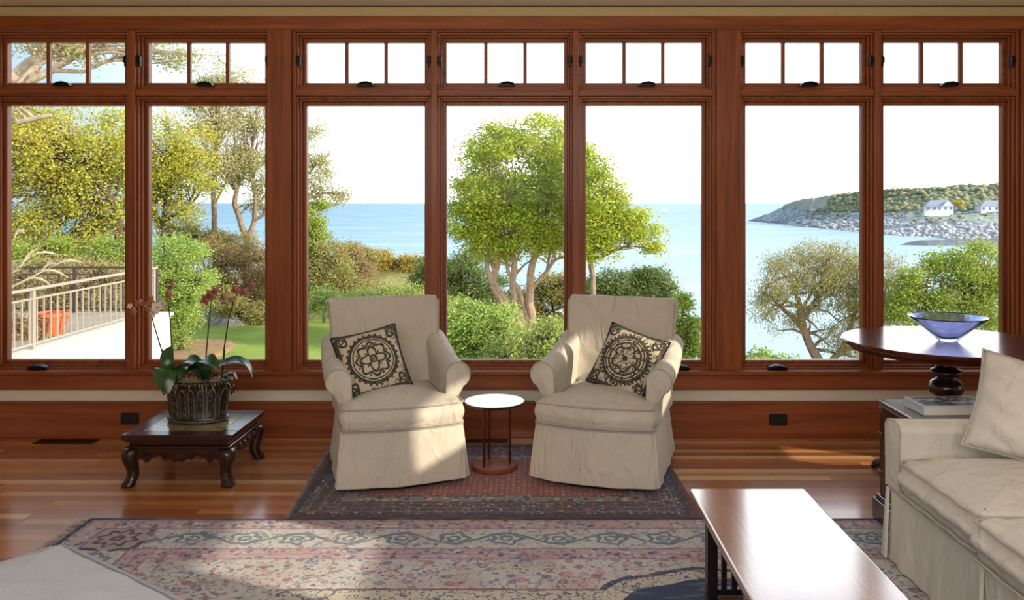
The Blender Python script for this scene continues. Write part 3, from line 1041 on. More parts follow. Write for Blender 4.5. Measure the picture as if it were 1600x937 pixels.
def orchid_mats():
    m = Mat('orchid leaf'); v = m.coords()
    m.color(m.ramp(m.noise(v, 14, 3), [(.3, lin(24, 58, 26)), (.7, lin(52, 96, 44))])).setp(.3, coat=.35, spec=.5)
    a = m.m
    b = leaf_mat('orchid petal', [lin(104, 48, 42), lin(152, 92, 80), lin(188, 136, 118)], .5, 30)
    m = Mat('orchid stem'); v = m.coords()
    m.color(m.ramp(m.noise(v, 30, 3), [(.3, lin(34, 44, 20)), (.7, lin(66, 70, 34))])).setp(.5)
    return a, b, m.m


OL, OP, OS = orchid_mats()
op_pale = plain('orchid pale petal', lin(226, 206, 190), .6, var=.08)
op_yel = plain('orchid lip', lin(190, 140, 50), .5)


def flower(p, face, s, mat, parent):
    m = MB()
    f = Vector(face).normalized(); a = f.orthogonal().normalized(); b = f.cross(a)
    if b.z < 0: b = -b; a = -a
    for k in range(5):
        th = PI / 2 + k * 2 * PI / 5
        d = a * math.cos(th) + b * math.sin(th); e = f.cross(d)
        wd = .42 if k in (1, 4) else .30
        rows = [[p + d * (s * u) + e * (s * wd * q * math.sin(PI * min(1, u * .86 + .12)) ** .7) + f * (s * .18 * u * (1 - u) + s * .08 * (1 - abs(q))) for q in (-1, 0, 1)] for u in (.06, .3, .55, .8, 1)]
        m.loft(rows, False, False, closed=False)
    o = m.build('flower', mat, parent, smooth=True)
    l = MB(); l.lathe([(0, 0), (.2 * s, .1 * s), (.14 * s, .3 * s), (0, .42 * s)], 8, cap0=False, cap1=False, M=Matrix.Translation(p) @ f.to_track_quat('Z', 'Y').to_matrix().to_4x4())
    l.build('lip', op_yel, o, smooth=True)


def W(px, py, Y): return at(px, py, Y)


def orchid(label, base, leafs, spikes, seed):
    t = thing('orchid', label, 'orchid', base, 0, 'orchids in the oval planter')
    B = Vector(base); r = random.Random(seed)
    for pts, w in leafs:
        orchid_leaf([p - B for p in pts], w, seed).build('leaf', OL, t, smooth=True)
    for pts, fl, mat in spikes:
        pts = [p - B for p in pts]
        st = MB().tube(pts, [.0042 - .0022 * i / len(pts) for i in range(len(pts))], 7).build('flower_stem', OS, t, smooth=True)
        MB().tube([pts[0] + Vector((.008, -.004, 0)), pts[1] + Vector((.007, -.004, 0))], .0022, 6).build('stake', OS, st, smooth=True)
        for fp, s in fl:
            fp = fp - B
            q = min(pts, key=lambda z: (z - fp).length)
            MB().tube([q, (q + fp) / 2 + Vector((0, 0, .008)), fp], .0016, 5).build('flower_stalk', OS, st, smooth=True)
            flower(fp, (r.uniform(-.8, .8), -1, r.uniform(-.2, .3)), s, mat[r.randrange(len(mat))], t)
    return t


YO = 4.68
orchid('orchid with pale brown and pink blooms in the left half of the oval planter', (-1.90, 4.69, .455),
       [([W(268, 596, 4.66), W(262, 572, 4.64), W(262, 552, 4.66), W(270, 540, 4.7)], .034),
        ([W(272, 596, 4.66), W(262, 578, 4.58), W(258, 592, 4.54), W(262, 616, 4.52)], .062),
        ([W(270, 598, 4.7), W(252, 578, 4.72), W(244, 584, 4.74), W(238, 600, 4.75)], .024),
        ([W(276, 596, 4.66), W(284, 574, 4.6), W(296, 563, 4.58), W(318, 572, 4.56)], .06)],
       [([W(268, 590, 4.69), W(252, 545, 4.69), W(240, 505, 4.7), W(234, 478, 4.7), W(222, 470, 4.7), W(206, 484, 4.7)],
         [(W(236, 470, 4.66), .032), (W(246, 480, 4.66), .034), (W(228, 478, 4.67), .030), (W(240, 488, 4.66), .028), (W(218, 474, 4.67), .026), (W(208, 486, 4.68), .026), (W(203, 478, 4.68), .016)], (OP, OP, op_pale)),
        ([W(272, 590, 4.7), W(268, 540, 4.7), W(266, 500, 4.71), W(262, 470, 4.71), (W(264, 452, 4.7))],
         [(W(264, 460, 4.67), .030), (W(268, 446, 4.67), .026), (W(254, 474, 4.67), .028)], (OP, op_pale))], 3)
orchid('orchid with dark red blooms on two tall stems in the right of the planter', (-1.74, 4.69, .455),
       [([W(318, 594, 4.66), W(312, 572, 4.6), W(322, 562, 4.57), W(342, 576, 4.54)], .062),
        ([W(326, 596, 4.66), W(340, 574, 4.64), W(366, 564, 4.64), W(386, 570, 4.66), W(395, 590, 4.68)], .048),
        ([W(316, 596, 4.66), W(300, 578, 4.6), W(288, 580, 4.55), W(278, 594, 4.52)], .04),
        ([W(336, 598, 4.72), W(352, 584, 4.72), W(364, 582, 4.74), W(371, 592, 4.75)], .02)],
       [([W(320, 590, 4.69), W(322, 555, 4.69), W(326, 510, 4.69), W(329, 476, 4.69), W(333, 462, 4.68), W(350, 462, 4.67)],
         [(W(330, 460, 4.66), .036), (W(322, 468, 4.66), .034), (W(337, 454, 4.66), .026), (W(349, 464, 4.66), .022)], (OP,)),
        ([W(346, 590, 4.7), W(350, 545, 4.7), W(357, 500, 4.7), W(366, 466, 4.7), W(378, 450, 4.69), W(394, 444, 4.68)],
         [(W(368, 452, 4.66), .030), (W(382, 456, 4.66), .03), (W(394, 446, 4.66), .024), (W(376, 440, 4.67), .016), (W(362, 468, 4.67), .02)], (OP, OP, op_pale))], 5)

# --------------------------------------------------- round pedestal table
TC = Vector((2.135, 4.46, 0))
t = thing('pedestal_table', 'round dark mahogany pedestal table carrying the blue glass bowl', 'table', TC)
zt = .742
MB().lathe([(0, zt - .052), (.44, zt - .052), (.47, zt - .05), (.478, zt - .03), (.5, zt - .026), (.512, zt - .016), (.514, zt - .008), (.508, zt), (0, zt)], 96, cap0=False, cap1=False).build('tabletop', mahog_x, t, smooth=True, angle=30)
prof = [(0, .16), (.075, .16), (.085, .19), (.06, .22), (.05, .25), (.058, .30), (.082, .36), (.088, .41), (.078, .45), (.055, .475), (.05, .49), (.066, .50), (.072, .52), (.074, .535), (.066, .55), (.05, .56), (.046, .60), (.056, .625), (.09, .645), (.095, .66), (.095, .692), (0, .692)]
prof = [(0, .16), (.075, .16), (.085, .19), (.06, .22), (.05, .25), (.058, .30), (.078, .36), (.075, .40), (.05, .43), (.045, .45), (.072, .465), (.084, .485), (.086, .505), (.074, .53), (.05, .545), (.046, .555), (.072, .563), (.080, .575), (.074, .59), (.054, .60), (.052, .63), (.064, .66), (.072, .672), (.072, .692), (0, .692)]
MB().lathe(prof, 40, cap0=False, cap1=False).build('pedestal', dark_z, t, smooth=True, angle=60)
for k in range(4):
    a = k * PI / 2 + PI / 4; R = []
    for d, z, w, h in ((.05, .20, .03, .05), (.14, .19, .028, .04), (.24, .12, .026, .032), (.33, .045, .026, .026), (.38, .022, .03, .022)):
        c, s = math.cos(a), math.sin(a)
        R.append([(c * d - s * w * math.cos(q), s * d + c * w * math.cos(q), z + h * math.sin(q)) for q in [i * PI / 6 for i in range(12)]])
    MB().loft(R).build('foot', dark_z, t, smooth=True)

# ----------------------------------------------------------- glass bowl


def bowl_mat():
    m = Mat('swirled blue glass'); v = m.coords(); x, y, z = m.xyz(v)
    n = m.noise(m.vec(x * 6, y * 6, z * 30), 2.0, 4, .6, 1.5)
    m.color(m.ramp(n, [(.3, lin(150, 168, 236)), (.5, lin(196, 204, 246)), (.7, lin(240, 238, 250))])).setp(.06, trans=.85, coat=.4)
    m.b.inputs['IOR'].default_value = 1.12
    return m.m


bc = at(1481, 535, 4.44)
t = thing('glass_bowl', 'flared blue swirled glass bowl standing on the round mahogany table', 'bowl', (bc.x, 4.44, zt + .0005))
prof = [(0, 0), (.042, 0), (.05, .006), (.075, .028), (.115, .062), (.155, .094), (.186, .118), (.192, .124), (.188, .126), (.15, .1), (.11, .07), (.07, .038), (.04, .018), (0, .014)]
b = MB().lathe(prof, 64, cap0=False, cap1=False).build('bowl', bowl_mat(), t, smooth=True)
MB().lathe([(.1895 + .003 * math.cos(a), .1235 + .003 * math.sin(a)) for a in [k * PI / 4 for k in range(9)]], 64, cap0=False, cap1=False).build('rim', plain('bowl rim glass', lin(62, 62, 92), .1), b, smooth=True)

# --------------------------------------------------------------- chest
t = thing('chest', 'dark wooden chest standing behind the sofa arm with a book on top', 'chest', (0, 0, .0105))
cx0, cx1, cy0, cy1 = 1.583, 2.50, 3.60, 3.945
MB().box(cx0, cx1, cy0, cy1, .115, .522).build('body', dark_x, t, bevel=.006)
MB().box(cx0 - .005, cx1 + .005, cy0 - .004, cy1 + .005, .5225, .543).build('lid', wood('chest lid', lin(52, 34, 24), lin(84, 58, 40), lin(108, 80, 56), 'x', rough=.25, coat=.5), t, bevel=.006)
p = MB(); p.box(cx0 - .024, cx1 + .024, cy0 - .02, cy1 + .022, 0, .095)
p.box(cx0 - .012, cx1 + .012, cy0 - .01, cy1 + .012, .095, .115)
p.build('plinth', dark_x, t, bevel=.005)
brass = plain('dull brass', lin(110, 92, 60), .4, .8, var=.2)
for z in (.21, .385, .50):
    MB().box(cx0 - .003, cx0 + .03, cy1 - .03, cy1 + .003, z - .012, z + .012).build('corner_brace', brass, t, bevel=.002)
h = MB(); h.tube([(cx0 - .004, 3.70, .36), (cx0 - .02, 3.71, .33), (cx0 - .022, 3.77, .325), (cx0 - .02, 3.83, .33), (cx0 - .004, 3.84, .36)], .006, 8)
h.build('handle', brass, t, smooth=True)

# book on the chest
t = thing('book', 'large white edged hardback with dark picture cover lying on the chest', 'book', (1.80, 3.735, .5545), D2R(1.5))


def cover_mat():
    m = Mat('book cover photograph'); v = m.coords(); x, y, z = m.xyz(v)
    n = m.noise(m.scale(v, (9, 16, 1)), 1.5, 5, .65)
    c = m.ramp(n, [(.35, lin(34, 40, 48)), (.5, lin(92, 102, 112)), (.6, lin(190, 196, 204)), (.7, lin(70, 74, 78))])
    frame = (x.abs().gt(.142)).mx(y.abs().gt(.082))
    m.color(m.mix(frame, c, lin(200, 204, 212))).setp(.2, coat=.6)
    return m.m


MB().box(-.150, .146, -.088, .088, .004, .036).build('pages', plain('page block', lin(226, 220, 206), .9, var=.05), t)
cv = cover_mat()
m = MB(); m.box(-.155, .15, -.092, .092, .0, .004).box(-.155, .15, -.092, .092, .036, .040).box(-.155, -.150, -.092, .092, .004, .036)
m.build('cover', cv, t, bevel=.001)

# ---------------------------------------------------------------- sofa
t = thing('sofa', 'large cream slipcovered sofa at the right edge, facing left', 'sofa', (0, 0, .0105))
SX0, SX1, SYF, SYN = 1.455, 2.42, 3.535, 1.36
# skirt: plan outline falling in soft folds
pts = round_poly([(SX0, SYN), (SX1, SYN), (SX1, SYF), (SX0, SYF)], .035, 6)
R = []
for z, g in ((.004, .014), (.02, .013), (.09, .008), (.2, .002), (.27, 0), (.30, -.004), (.305, -.03)):
    O = resample(pts, 260); c = Vector(((SX0 + SX1) / 2, (SYN + SYF) / 2)); ring = []
    for i, p in enumerate(O):
        nx = -1 if p.x < SX0 + .04 else (1 if p.x > SX1 - .04 else 0)
        ny = -1 if p.y < SYN + .04 else (1 if p.y > SYF - .04 else 0)
        k = max(0, (.28 - z) / .28)
        f = .010 * k * (math.sin(p.y * 21) * .5 + math.sin(p.y * 47 + p.x * 9) * .5)
        ring.append((p.x + nx * (g + f), p.y + ny * (g + f * .5), z))
    R.append(ring)
sk = MB().loft(R).build('skirt', canvas, t, smooth=True)
for yy in (2.79, SYF - .012, 2.15):
    pl = MB(); pl.loft([[(SX0 - .004 - .020 * q + a, yy + b, .285 - .275 * q) for a, b in ((0, -.016 - .02 * q), (-.010, -.012 - .02 * q), (-.008, .004), (.004, .006))] for q in (0, .3, .7, 1)])
    pl.build('pleat', canvas, sk, smooth=True)
MB().tube([(p.x, p.y, .286) for p in resample([(q.x - (.003 if q.x < 2 else 0), q.y) for q in pts], 160)], .0055, 6, closed=True).build('piping', canvas_pipe, sk, smooth=True)
for ya, yb in ((SYF - .135, SYF), (SYN, SYN + .135)):
    # arm: straight panel with a softly swelling, rounded top, running back along x
    def sec(x, k):
        ym = (ya + yb) / 2; hw = (yb - ya) / 2
        P = [(ym - hw * .92, .29), (ym - hw * .94, .40), (ym - hw * .98, .50), (ym - hw * 1.04, .53)]
        for i in range(9):
            a = PI - PI * i / 8
            P.append((ym + hw * 1.06 * math.cos(a), .536 + .034 * math.sin(a)))
        P += [(ym + hw * 1.06, .50), (ym + hw * 1.0, .42), (ym + hw * .96, .29)]
        cz = .44
        return [(x, ym + (q[0] - ym) * k, cz + (q[1] - cz) * (.5 + .5 * k)) for q in P]
    R = [sec(SX0 - .012, .8), sec(SX0 - .010, .95), sec(SX0 - .003, 1.0)] + [sec(SX0 + .1 * i, 1.0) for i in range(1, 9)]
    a = MB().loft(R).build('arm', canvas, t, smooth=True, angle=60)
    MB().tube([(SX0 - .008, q[1], q[2]) for q in sec(0, .985)], .005, 6).build('piping', canvas_pipe, a, smooth=True)
for i, (y0, y1) in enumerate(((2.775, 3.392), (2.145, 2.765), (1.50, 2.135))):
    fx = SX0 - (.022 if i == 0 else .05)
    out = round_poly([(fx, y0), (2.16, y0), (2.16, y1), (fx, y1)], .045, 6)
    cu = cushion_mesh(out, .292, .445, .05, .055, 112, 9, .020, .006, 2 + i).build('seat_cushion', canvas, t, smooth=True, angle=80)
    for z in (.428, .308):
        pp = MB(); pp.tube([(q.x, q.y, z + .004 * wob(q.x * 9, q.y * 9, z)) for q in resample([((o.x - 1.8) * 1.006 + 1.8, (o.y - (y0 + y1) / 2) * 1.006 + (y0 + y1) / 2) for o in out], 112)], .005, 6, closed=True)
        pp.build('piping', canvas_pipe, cu, smooth=True)
R = []
for z, x0, x1 in ((.29, 2.17, 2.41), (.5, 2.18, 2.42), (.72, 2.22, 2.43), (.80, 2.25, 2.43), (.83, 2.29, 2.41)):
    R.append([(p.x, p.y, z) for p in round_poly([(x0, SYN + .01), (x1, SYN + .01), (x1, SYF - .01), (x0, SYF - .01)], .05, 5)])
MB().loft(R).build('backrest', canvas, t, smooth=True, angle=60)

# cushion leaning in the corner of the sofa
t = thing('sofa_pillow', 'plump cream pillow leaning in the far corner of the sofa', 'pillow', (1.915, 3.19, .655))
t.rotation_mode = 'YXZ'; t.rotation_euler = (D2R(-18), D2R(12), D2R(-26))
m, path = pillow_mesh(.53, .375, .24, 30, .016, 5)
m.build('cover', canvas, t, smooth=True, angle=80)
MB().tube(path, .006, 6, closed=True).build('piping', canvas_pipe, t, smooth=True)

# ---------------------------------------------------------- coffee table
t = thing('coffee_table', 'long glossy cherry coffee table with dark slatted ends in the foreground', 'table', (0, 0, 0))
kx0, kx1, ky0, ky1, kz = .562, .972, 1.55, 3.09, .43
MB().box(kx0, kx1, ky0, ky1, kz - .026, kz).build('tabletop', table_wood, t, bevel=.007, seg=4)
for yy in (2.86, 1.78):
    for xx in (kx0 + .018, kx1 - .018 - .034):
        MB().box(xx, xx + .034, yy, yy + .05, .0105, kz - .027).build('leg', black_wood, t, bevel=.002)
    for k in range(9):
        xx = kx0 + .069 + k * .0335
        MB().box(xx, xx + .0165, yy + .016, yy + .034, .165, kz - .075).build('slat', black_wood, t, bevel=.001)
    for za, zb in ((.145, .166), (kz - .076, kz - .027)):
        MB().box(kx0 + .053, kx1 - .053, yy + .012, yy + .038, za, zb).build('rail', black_wood, t, bevel=.002)
for xx in (kx0 + .022, kx1 - .048):
    MB().box(xx, xx + .026, 1.83, 2.86, kz - .065, kz - .027).build('side_rail', black_wood, t, bevel=.002)
MB().box(kx0 + .056, kx1 - .056, 1.80, 2.87, .124, .1445).build('shelf', wood('shelf cherry', lin(96, 58, 34), lin(130, 86, 54), lin(160, 112, 76), 'y', rough=.3), t, bevel=.003)


def porcelain():
    m = Mat('blue and white porcelain'); v = m.coords()
    n = m.noise(v, 42, 3, .5, 1.0)
    m.color(m.ramp(n, [(.47, lin(20, 40, 150)), (.53, lin(220, 226, 240))])).setp(.1, coat=.6)
    return m.m


t = thing('porcelain_bowl', 'small blue and white porcelain bowl on the coffee table shelf', 'bowl', (.735, 2.755, .145))
MB().lathe([(0, 0), (.03, 0), (.032, .006), (.05, .02), (.062, .042), (.066, .054), (.063, .054), (.05, .028), (.03, .012), (0, .01)], 40, cap0=False, cap1=False).build('bowl', porcelain(), t, smooth=True)

# --------------------------------------------------------------- ottoman
t = thing('ottoman', 'pale grey upholstered ottoman corner in the lower left foreground', 'ottoman', (-1.33, 2.03, .0105), D2R(-36))
hw, hl = .42, .42
out = round_poly([(-hl, -hw), (hl, -hw), (hl, hw), (-hl, hw)], .05, 6)
cu = cushion_mesh(out, .26, .415, .03, .06, 120, 10, .012, .004, 9).build('cushion', grey_canvas, t, smooth=True, angle=80)
MB().tube([(p.x * 1.004, p.y * 1.004, .405) for p in resample(out, 120)], .006, 6, closed=True).build('piping', fabric('pale grey piping', lin(164, 166, 172), .1), cu, smooth=True)
R = [[(p.x * k, p.y * k, z) for p in resample(out, 120)] for z, k in ((.004, .985), (.02, .985), (.2, .965), (.262, .96))]
MB().loft(R).build('skirt', grey_canvas, t, smooth=True)

# ============================================================ the grounds
def sstep(a, b, x):
    t = max(0.0, min(1.0, (x - a) / (b - a))); return t * t * (3 - 2 * t)


def interp(x, P):
    if x <= P[0][0]: return P[0][1]
    for (a, u), (b, v) in zip(P, P[1:]):
        if x <= b: return u + (v - u) * (x - a) / (b - a)
    return P[-1][1]


EDGE = [(-60, 60), (-14, 48), (-6, 40), (0, 31), (3, 20), (6, 14.5), (12, 12), (60, 10)]


def terr(x, y):
    z = -2.0 - .012 * max(0, y - 12) + .06 * wob(x * .3, y * .3, 0)
    d = y - interp(x, EDGE)
    z += 1.0 * math.exp(-((x + 6) / 7) ** 2 - ((y - 37) / 5) ** 2)
    if d > 0: z -= .55 * d * sstep(0, 4, d) ** .5
    return max(z, -17.0)


def grid(name, x0, x1, y0, y1, nx, ny, fn, mat, smooth=True):
    vs = [(x0 + (x1 - x0) * i / nx, y0 + (y1 - y0) * j / ny) for j in range(ny + 1) for i in range(nx + 1)]
    V = np.array([(a, b, fn(a, b)) for a, b in vs])
    Q = np.array([(j * (nx + 1) + i, j * (nx + 1) + i + 1, (j + 1) * (nx + 1) + i + 1, (j + 1) * (nx + 1) + i) for j in range(ny) for i in range(nx)])
    return np_mesh(name, V, Q, mat, smooth=smooth)


def soil_mat():
    m = Mat('dry grassy soil'); v = m.coords()
    a = m.noise(v, .7, 6, .65); b = m.noise(v, 9, 4, .7)
    m.color(m.ramp(a * .6 + b * .4, [(.3, lin(96, 104, 52)), (.48, lin(150, 142, 84)), (.62, lin(196, 176, 120)), (.75, lin(126, 130, 70))])).setp(.95, spec=.1)
    m.bump(b, .8, .15)
    return m.m


def lawn_mat():
    m = Mat('mown lawn'); v = m.coords()
    a = m.noise(v, .9, 4); b = m.noise(v, 30, 3, .7)
    m.color(m.ramp(a * .5 + b * .5, [(.3, lin(118, 136, 56)), (.5, lin(150, 166, 76)), (.7, lin(180, 188, 100))])).setp(.9, spec=.1)
    m.bump(b, .6, .05)
    return m.m


structure(grid('ground', -60, 60, 6.0, 80, 110, 90, terr, soil_mat()))
structure(grid('garden_bed', -10.2, -6.6, 16.0, 23.6, 30, 40, lambda x, y: terr(x, y) + .09 - .5 * max(0, ((x + 8.3) / 1.15) ** 2 + ((y - 19.8) / 2.8) ** 2 - .9), plain('leafy mulch', lin(158, 124, 84), .95, var=.3, sc=8, bump=.8)))
structure(grid('lawn', -13.5, -2.4, 8.0, 27.0, 60, 60, lambda x, y: terr(x, y) + .04, lawn_mat()))


def sea_mat():
    m = Mat('sea water'); v = m.coords(); x, y, z = m.xyz(v)
    r = (x * x + y * y).sqrt()
    n = m.noise(m.vec(x * .012, y * .05, 0), 1.0, 5, .6); n2 = m.noise(m.vec(x * .10, y * .45, 3), 1.0, 4, .6)
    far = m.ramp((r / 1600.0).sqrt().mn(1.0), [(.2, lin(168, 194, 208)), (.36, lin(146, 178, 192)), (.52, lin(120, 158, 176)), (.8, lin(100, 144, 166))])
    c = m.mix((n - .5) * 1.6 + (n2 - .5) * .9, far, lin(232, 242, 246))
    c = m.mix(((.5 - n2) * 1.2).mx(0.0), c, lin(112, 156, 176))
    m.color(c).setp(.5, spec=.15)
    m.bump(n2, .15, .3)
    return m.m


SEA = -14.0
V = []; rs = [46, 90, 160, 300, 600, 1200, 2600, 6000, 15000, 40000]
for rr in rs:
    for k in range(49):
        a = D2R(20 + 140 * k / 48); V.append((rr * math.cos(a), rr * math.sin(a), SEA))
Q = [(i * 49 + k, i * 49 + k + 1, (i + 1) * 49 + k + 1, (i + 1) * 49 + k) for i in range(len(rs) - 1) for k in range(48)]
structure(np_mesh('sea', np.array(V), np.array(Q), sea_mat()))


# ------------------------------------------------------------- vegetation
BARK = plain('grey bark', lin(142, 124, 104), .9, var=.3, sc=9, bump=.6)
BARK_D = plain('dark bark', lin(92, 76, 62), .9, var=.3, sc=9, bump=.6)
L_YEL = leaf_mat('yellow green autumn leaves', [lin(112, 122, 48), lin(156, 166, 66), lin(196, 194, 84), lin(216, 200, 100), lin(206, 158, 90)])  # leaf palettes here are lightened to carry the depth haze
L_GRN = leaf_mat('fresh green leaves', [lin(96, 124, 52), lin(144, 164, 72), lin(180, 190, 92), lin(206, 206, 116)])
L_MAIN = leaf_mat('sunny green leaves', [lin(118, 144, 56), lin(162, 180, 66), lin(204, 208, 84), lin(224, 216, 108)])
L_DARK = leaf_mat('dark green needles', [lin(84, 102, 64), lin(114, 134, 80), lin(142, 154, 94), lin(168, 172, 110)])
L_OLV = leaf_mat('olive leaves', [lin(112, 116, 70), lin(152, 154, 90), lin(186, 176, 110), lin(196, 150, 110)])
L_PALE = leaf_mat('pale sparse leaves', [lin(134, 144, 90), lin(170, 174, 112), lin(204, 196, 140), lin(190, 154, 114)])
L_RUST = leaf_mat('rust brown leaves', [lin(122, 124, 78), lin(160, 144, 98), lin(184, 146, 114), lin(152, 158, 94)])
L_GOLD = leaf_mat('golden heath leaves', [lin(142, 132, 62), lin(186, 160, 76), lin(206, 182, 94), lin(160, 162, 86)])
L_LIME = leaf_mat('lime shrub leaves', [lin(104, 136, 58), lin(146, 172, 80), lin(186, 202, 112), lin(212, 218, 140)])
L_HEDG = leaf_mat('tan clipped hedge leaves', [lin(136, 122, 78), lin(174, 154, 104), lin(198, 176, 126), lin(156, 158, 96)])
L_FORE = leaf_mat('young garden shrub leaves', [lin(112, 136, 66), lin(158, 176, 92), lin(192, 202, 118), lin(212, 184, 140)])


LEAF_K, LEAF_N = .74, 2.4


def leaf_quads(P, size, g, flat=.5, asp=.55):
    n = len(P)
    d = g.normal(size=(n, 3)); d[:, 2] *= flat; d /= np.linalg.norm(d, axis=1)[:, None]
    e = g.normal(size=(n, 3)); e -= d * (e * d).sum(1)[:, None]; e /= np.linalg.norm(e, axis=1)[:, None]
    s = size * g.uniform(.65, 1.3, size=(n, 1))
    V = np.empty((n, 4, 3))
    V[:, 0] = P - d * s * .5; V[:, 1] = P + e * s * asp * .5; V[:, 2] = P + d * s * .5; V[:, 3] = P - e * s * asp * .5
    return V.reshape(-1, 3), np.arange(n * 4).reshape(-1, 4)


def plant(name, label, cat, Y, blobs, stems, n, leaf, lmat, bark, seed, group=None, shell=.55, clus=34, cr=None, depth=1.0, twig=.5, asp=.55, base=None, loose=0.0, flat=.6):
    """blobs: (px, py, rx, ry) crown masses as they stand at distance Y; stems: polylines of (px, py, radius px, dy)"""
    g = np.random.default_rng(seed); r = random.Random(seed); k = Y / F
    B = [(at(px, py, Y + (r.random() - .5) * .25 * depth * (rx + ry) * k), rx * k, (rx + ry) * .5 * k * depth, ry * k) for px, py, rx, ry in blobs]
    if base is None:
        px0 = stems[0][0][0] if stems else sum(b[0] for b in blobs) / len(blobs)
        p = at(px0, VY, Y); base = (p.x, Y, terr(p.x, Y))
    t = thing(name, label, cat, base, 0, group); O = Vector(base)
    wts = np.array([b[1] * b[3] for b in B]); wts = wts / wts.sum()
    if n > 1000: n = int(n * LEAF_N); leaf *= LEAF_K
    nc = max(8, n // clus); ch = g.choice(len(B), size=nc, p=wts)
    u = g.normal(size=(nc, 3)); u /= np.linalg.norm(u, axis=1)[:, None]
    rad = shell + (1 - shell) * g.random(nc) ** .6
    rad += g.normal(size=nc) * loose
    cc = np.array([B[i][0] for i in ch]); sc = np.array([B[i][1:] for i in ch])
    cen = cc + u * sc * rad[:, None]
    # gather the twigs into larger boughs so that the crown reads as clumps with gaps between
    nb = max(6, nc // 12); pick = g.choice(nc, nb, replace=False)
    bough = cen[pick] + u[pick] * sc[pick] * (g.normal(size=(nb, 1)) * .10 + .02)
    own = ((cen[:, None, :] - bough[None]) ** 2).sum(2).argmin(1)
    pull = g.uniform(.35, .8, size=(nc, 1))
    cen = cen * (1 - pull) + bough[own] * pull
    cen[:, 2] -= .25 * np.abs(g.normal(size=nc)) * sc[:, 2] * .25
    crr = cr * k if cr else .16 * np.sqrt((sc[:, 0] * sc[:, 2])).mean()
    P = np.repeat(cen, clus, 0) + g.normal(size=(nc * clus, 3)) * crr * np.array([1, 1, .62])
    V, Q = leaf_quads(P - np.array(O), leaf * k, g, flat, asp)
    np_mesh('foliage', V, Q, lmat, t)
    m = MB(); ends = []
    for s in stems:
        pts = [at(q[0], q[1], Y + (q[3] if len(q) > 3 else 0)) for q in s]
        Qp, Rp = [], []
        for i in range(len(pts) - 1):
            for j in range(4):
                f = j / 4; Qp.append(pts[i].lerp(pts[i + 1], f) + Vector((wob(i + f, seed, 0), wob(seed, i + f, 1), 0)) * s[i][2] * k * .5); Rp.append((s[i][2] * (1 - f) + s[i + 1][2] * f) * k)
        Qp.append(pts[-1]); Rp.append(s[-1][2] * k)
        if s is stems[0]:
            Qp.insert(0, Vector((O.x, O.y, O.z - .1))); Rp.insert(0, Rp[0] * 1.25)
        m.tube([q - O for q in Qp], Rp, 8)
        ends += list(zip(Qp[len(Qp) // 3:], Rp[len(Rp) // 3:]))
    if not stems:
        c = B[0][0]; m.tube([Vector((0, 0, -.1)), (c - O) * .5 + Vector((.05, 0, 0)), c - O], [.05 * (1 + k * 8), .04, .02], 7); ends = [(c, .03), ((c + O) / 2, .03)]
    nt_ = int(nc * twig)                  # branches out to the leaf clusters
    for i in range(min(nt_, 160, nc)):
        q = Vector(cen[i]); e, er = min(r.sample(ends, min(5, len(ends))), key=lambda z: (z[0] - q).length)
        mid = e.lerp(q, .5) + Vector((r.uniform(-1, 1), r.uniform(-1, 1), r.uniform(-.2, 1))) * (q - e).length * .12
        rr0 = min(er * .55, .035 * Y / 20 * 1.4)
        m.tube([e - O, e.lerp(mid, .5) - O, mid - O, mid.lerp(q, .55) - O, q - O], [rr0, rr0 * .75, rr0 * .55, rr0 * .35, rr0 * .15], 5)
    m.build('trunk', bark, t, smooth=True)
    return t


FAR = 'trees beyond the lawn'
# --- left: the big autumn trees behind the terrace
plant('tree', 'tall yellow green autumn tree filling the far left window', 'tree', 25,
      [(20, 250, 120, 90), (110, 230, 90, 70), (60, 330, 110, 70), (160, 300, 60, 60), (-40, 200, 90, 90), (170, 210, 50, 50), (120, 360, 70, 40), (10, 385, 90, 40)],
      [[(190, 470, 9), (188, 360, 8), (180, 320, 7), (150, 280, 5), (110, 230, 3)], [(184, 345, 6), (160, 335, 5), (130, 310, 3)], [(188, 380, 6), (215, 330, 4), (225, 290, 2)]],
      26000, 6.2, L_YEL, BARK_D, 11, FAR, cr=15)
plant('tree', 'old tree with thick bare grey limbs seen through the far left transom', 'tree', 15,
      [(60, 60, 90, 50), (150, 80, 70, 40), (230, 70, 80, 45), (30, 175, 60, 25), (300, 100, 60, 30), (140, 20, 80, 40)],
      [[(-120, 330, 16), (-70, 200, 13), (10, 125, 9), (60, 90, 7, .5), (110, 72, 5, 1)], [(10, 125, 8), (45, 128, 7), (62, 95, 6), (90, 86, 5), (140, 74, 3.5)], [(45, 128, 7), (80, 110, 6), (110, 92, 5), (140, 78, 3), (175, 62, 2)], [(80, 110, 4), (130, 112, 3), (180, 90, 2), (230, 100, 1.5)], [(-40, 165, 9), (30, 190, 5), (80, 180, 3)]],
      2600, 6.5, L_PALE, plain('sunlit grey bark', lin(176, 156, 130), .9, var=.3, sc=7, bump=.6), 12, FAR, shell=.3, cr=11, twig=1.0)
plant('tree', 'golden yellow spreading tree left of the slim bare trunks', 'tree', 27,
      [(255, 230, 55, 60), (285, 290, 50, 50), (240, 310, 40, 45), (300, 235, 35, 40), (215, 270, 45, 60)],
      [[(262, 400, 5), (255, 350, 4.5), (258, 300, 3), (262, 250, 2)], [(255, 350, 4), (240, 335, 3), (228, 310, 2)], [(256, 345, 3), (285, 330, 2.5), (310, 305, 1.5)]],
      12000, 5.2, L_YEL, BARK_D, 13, FAR, cr=12)
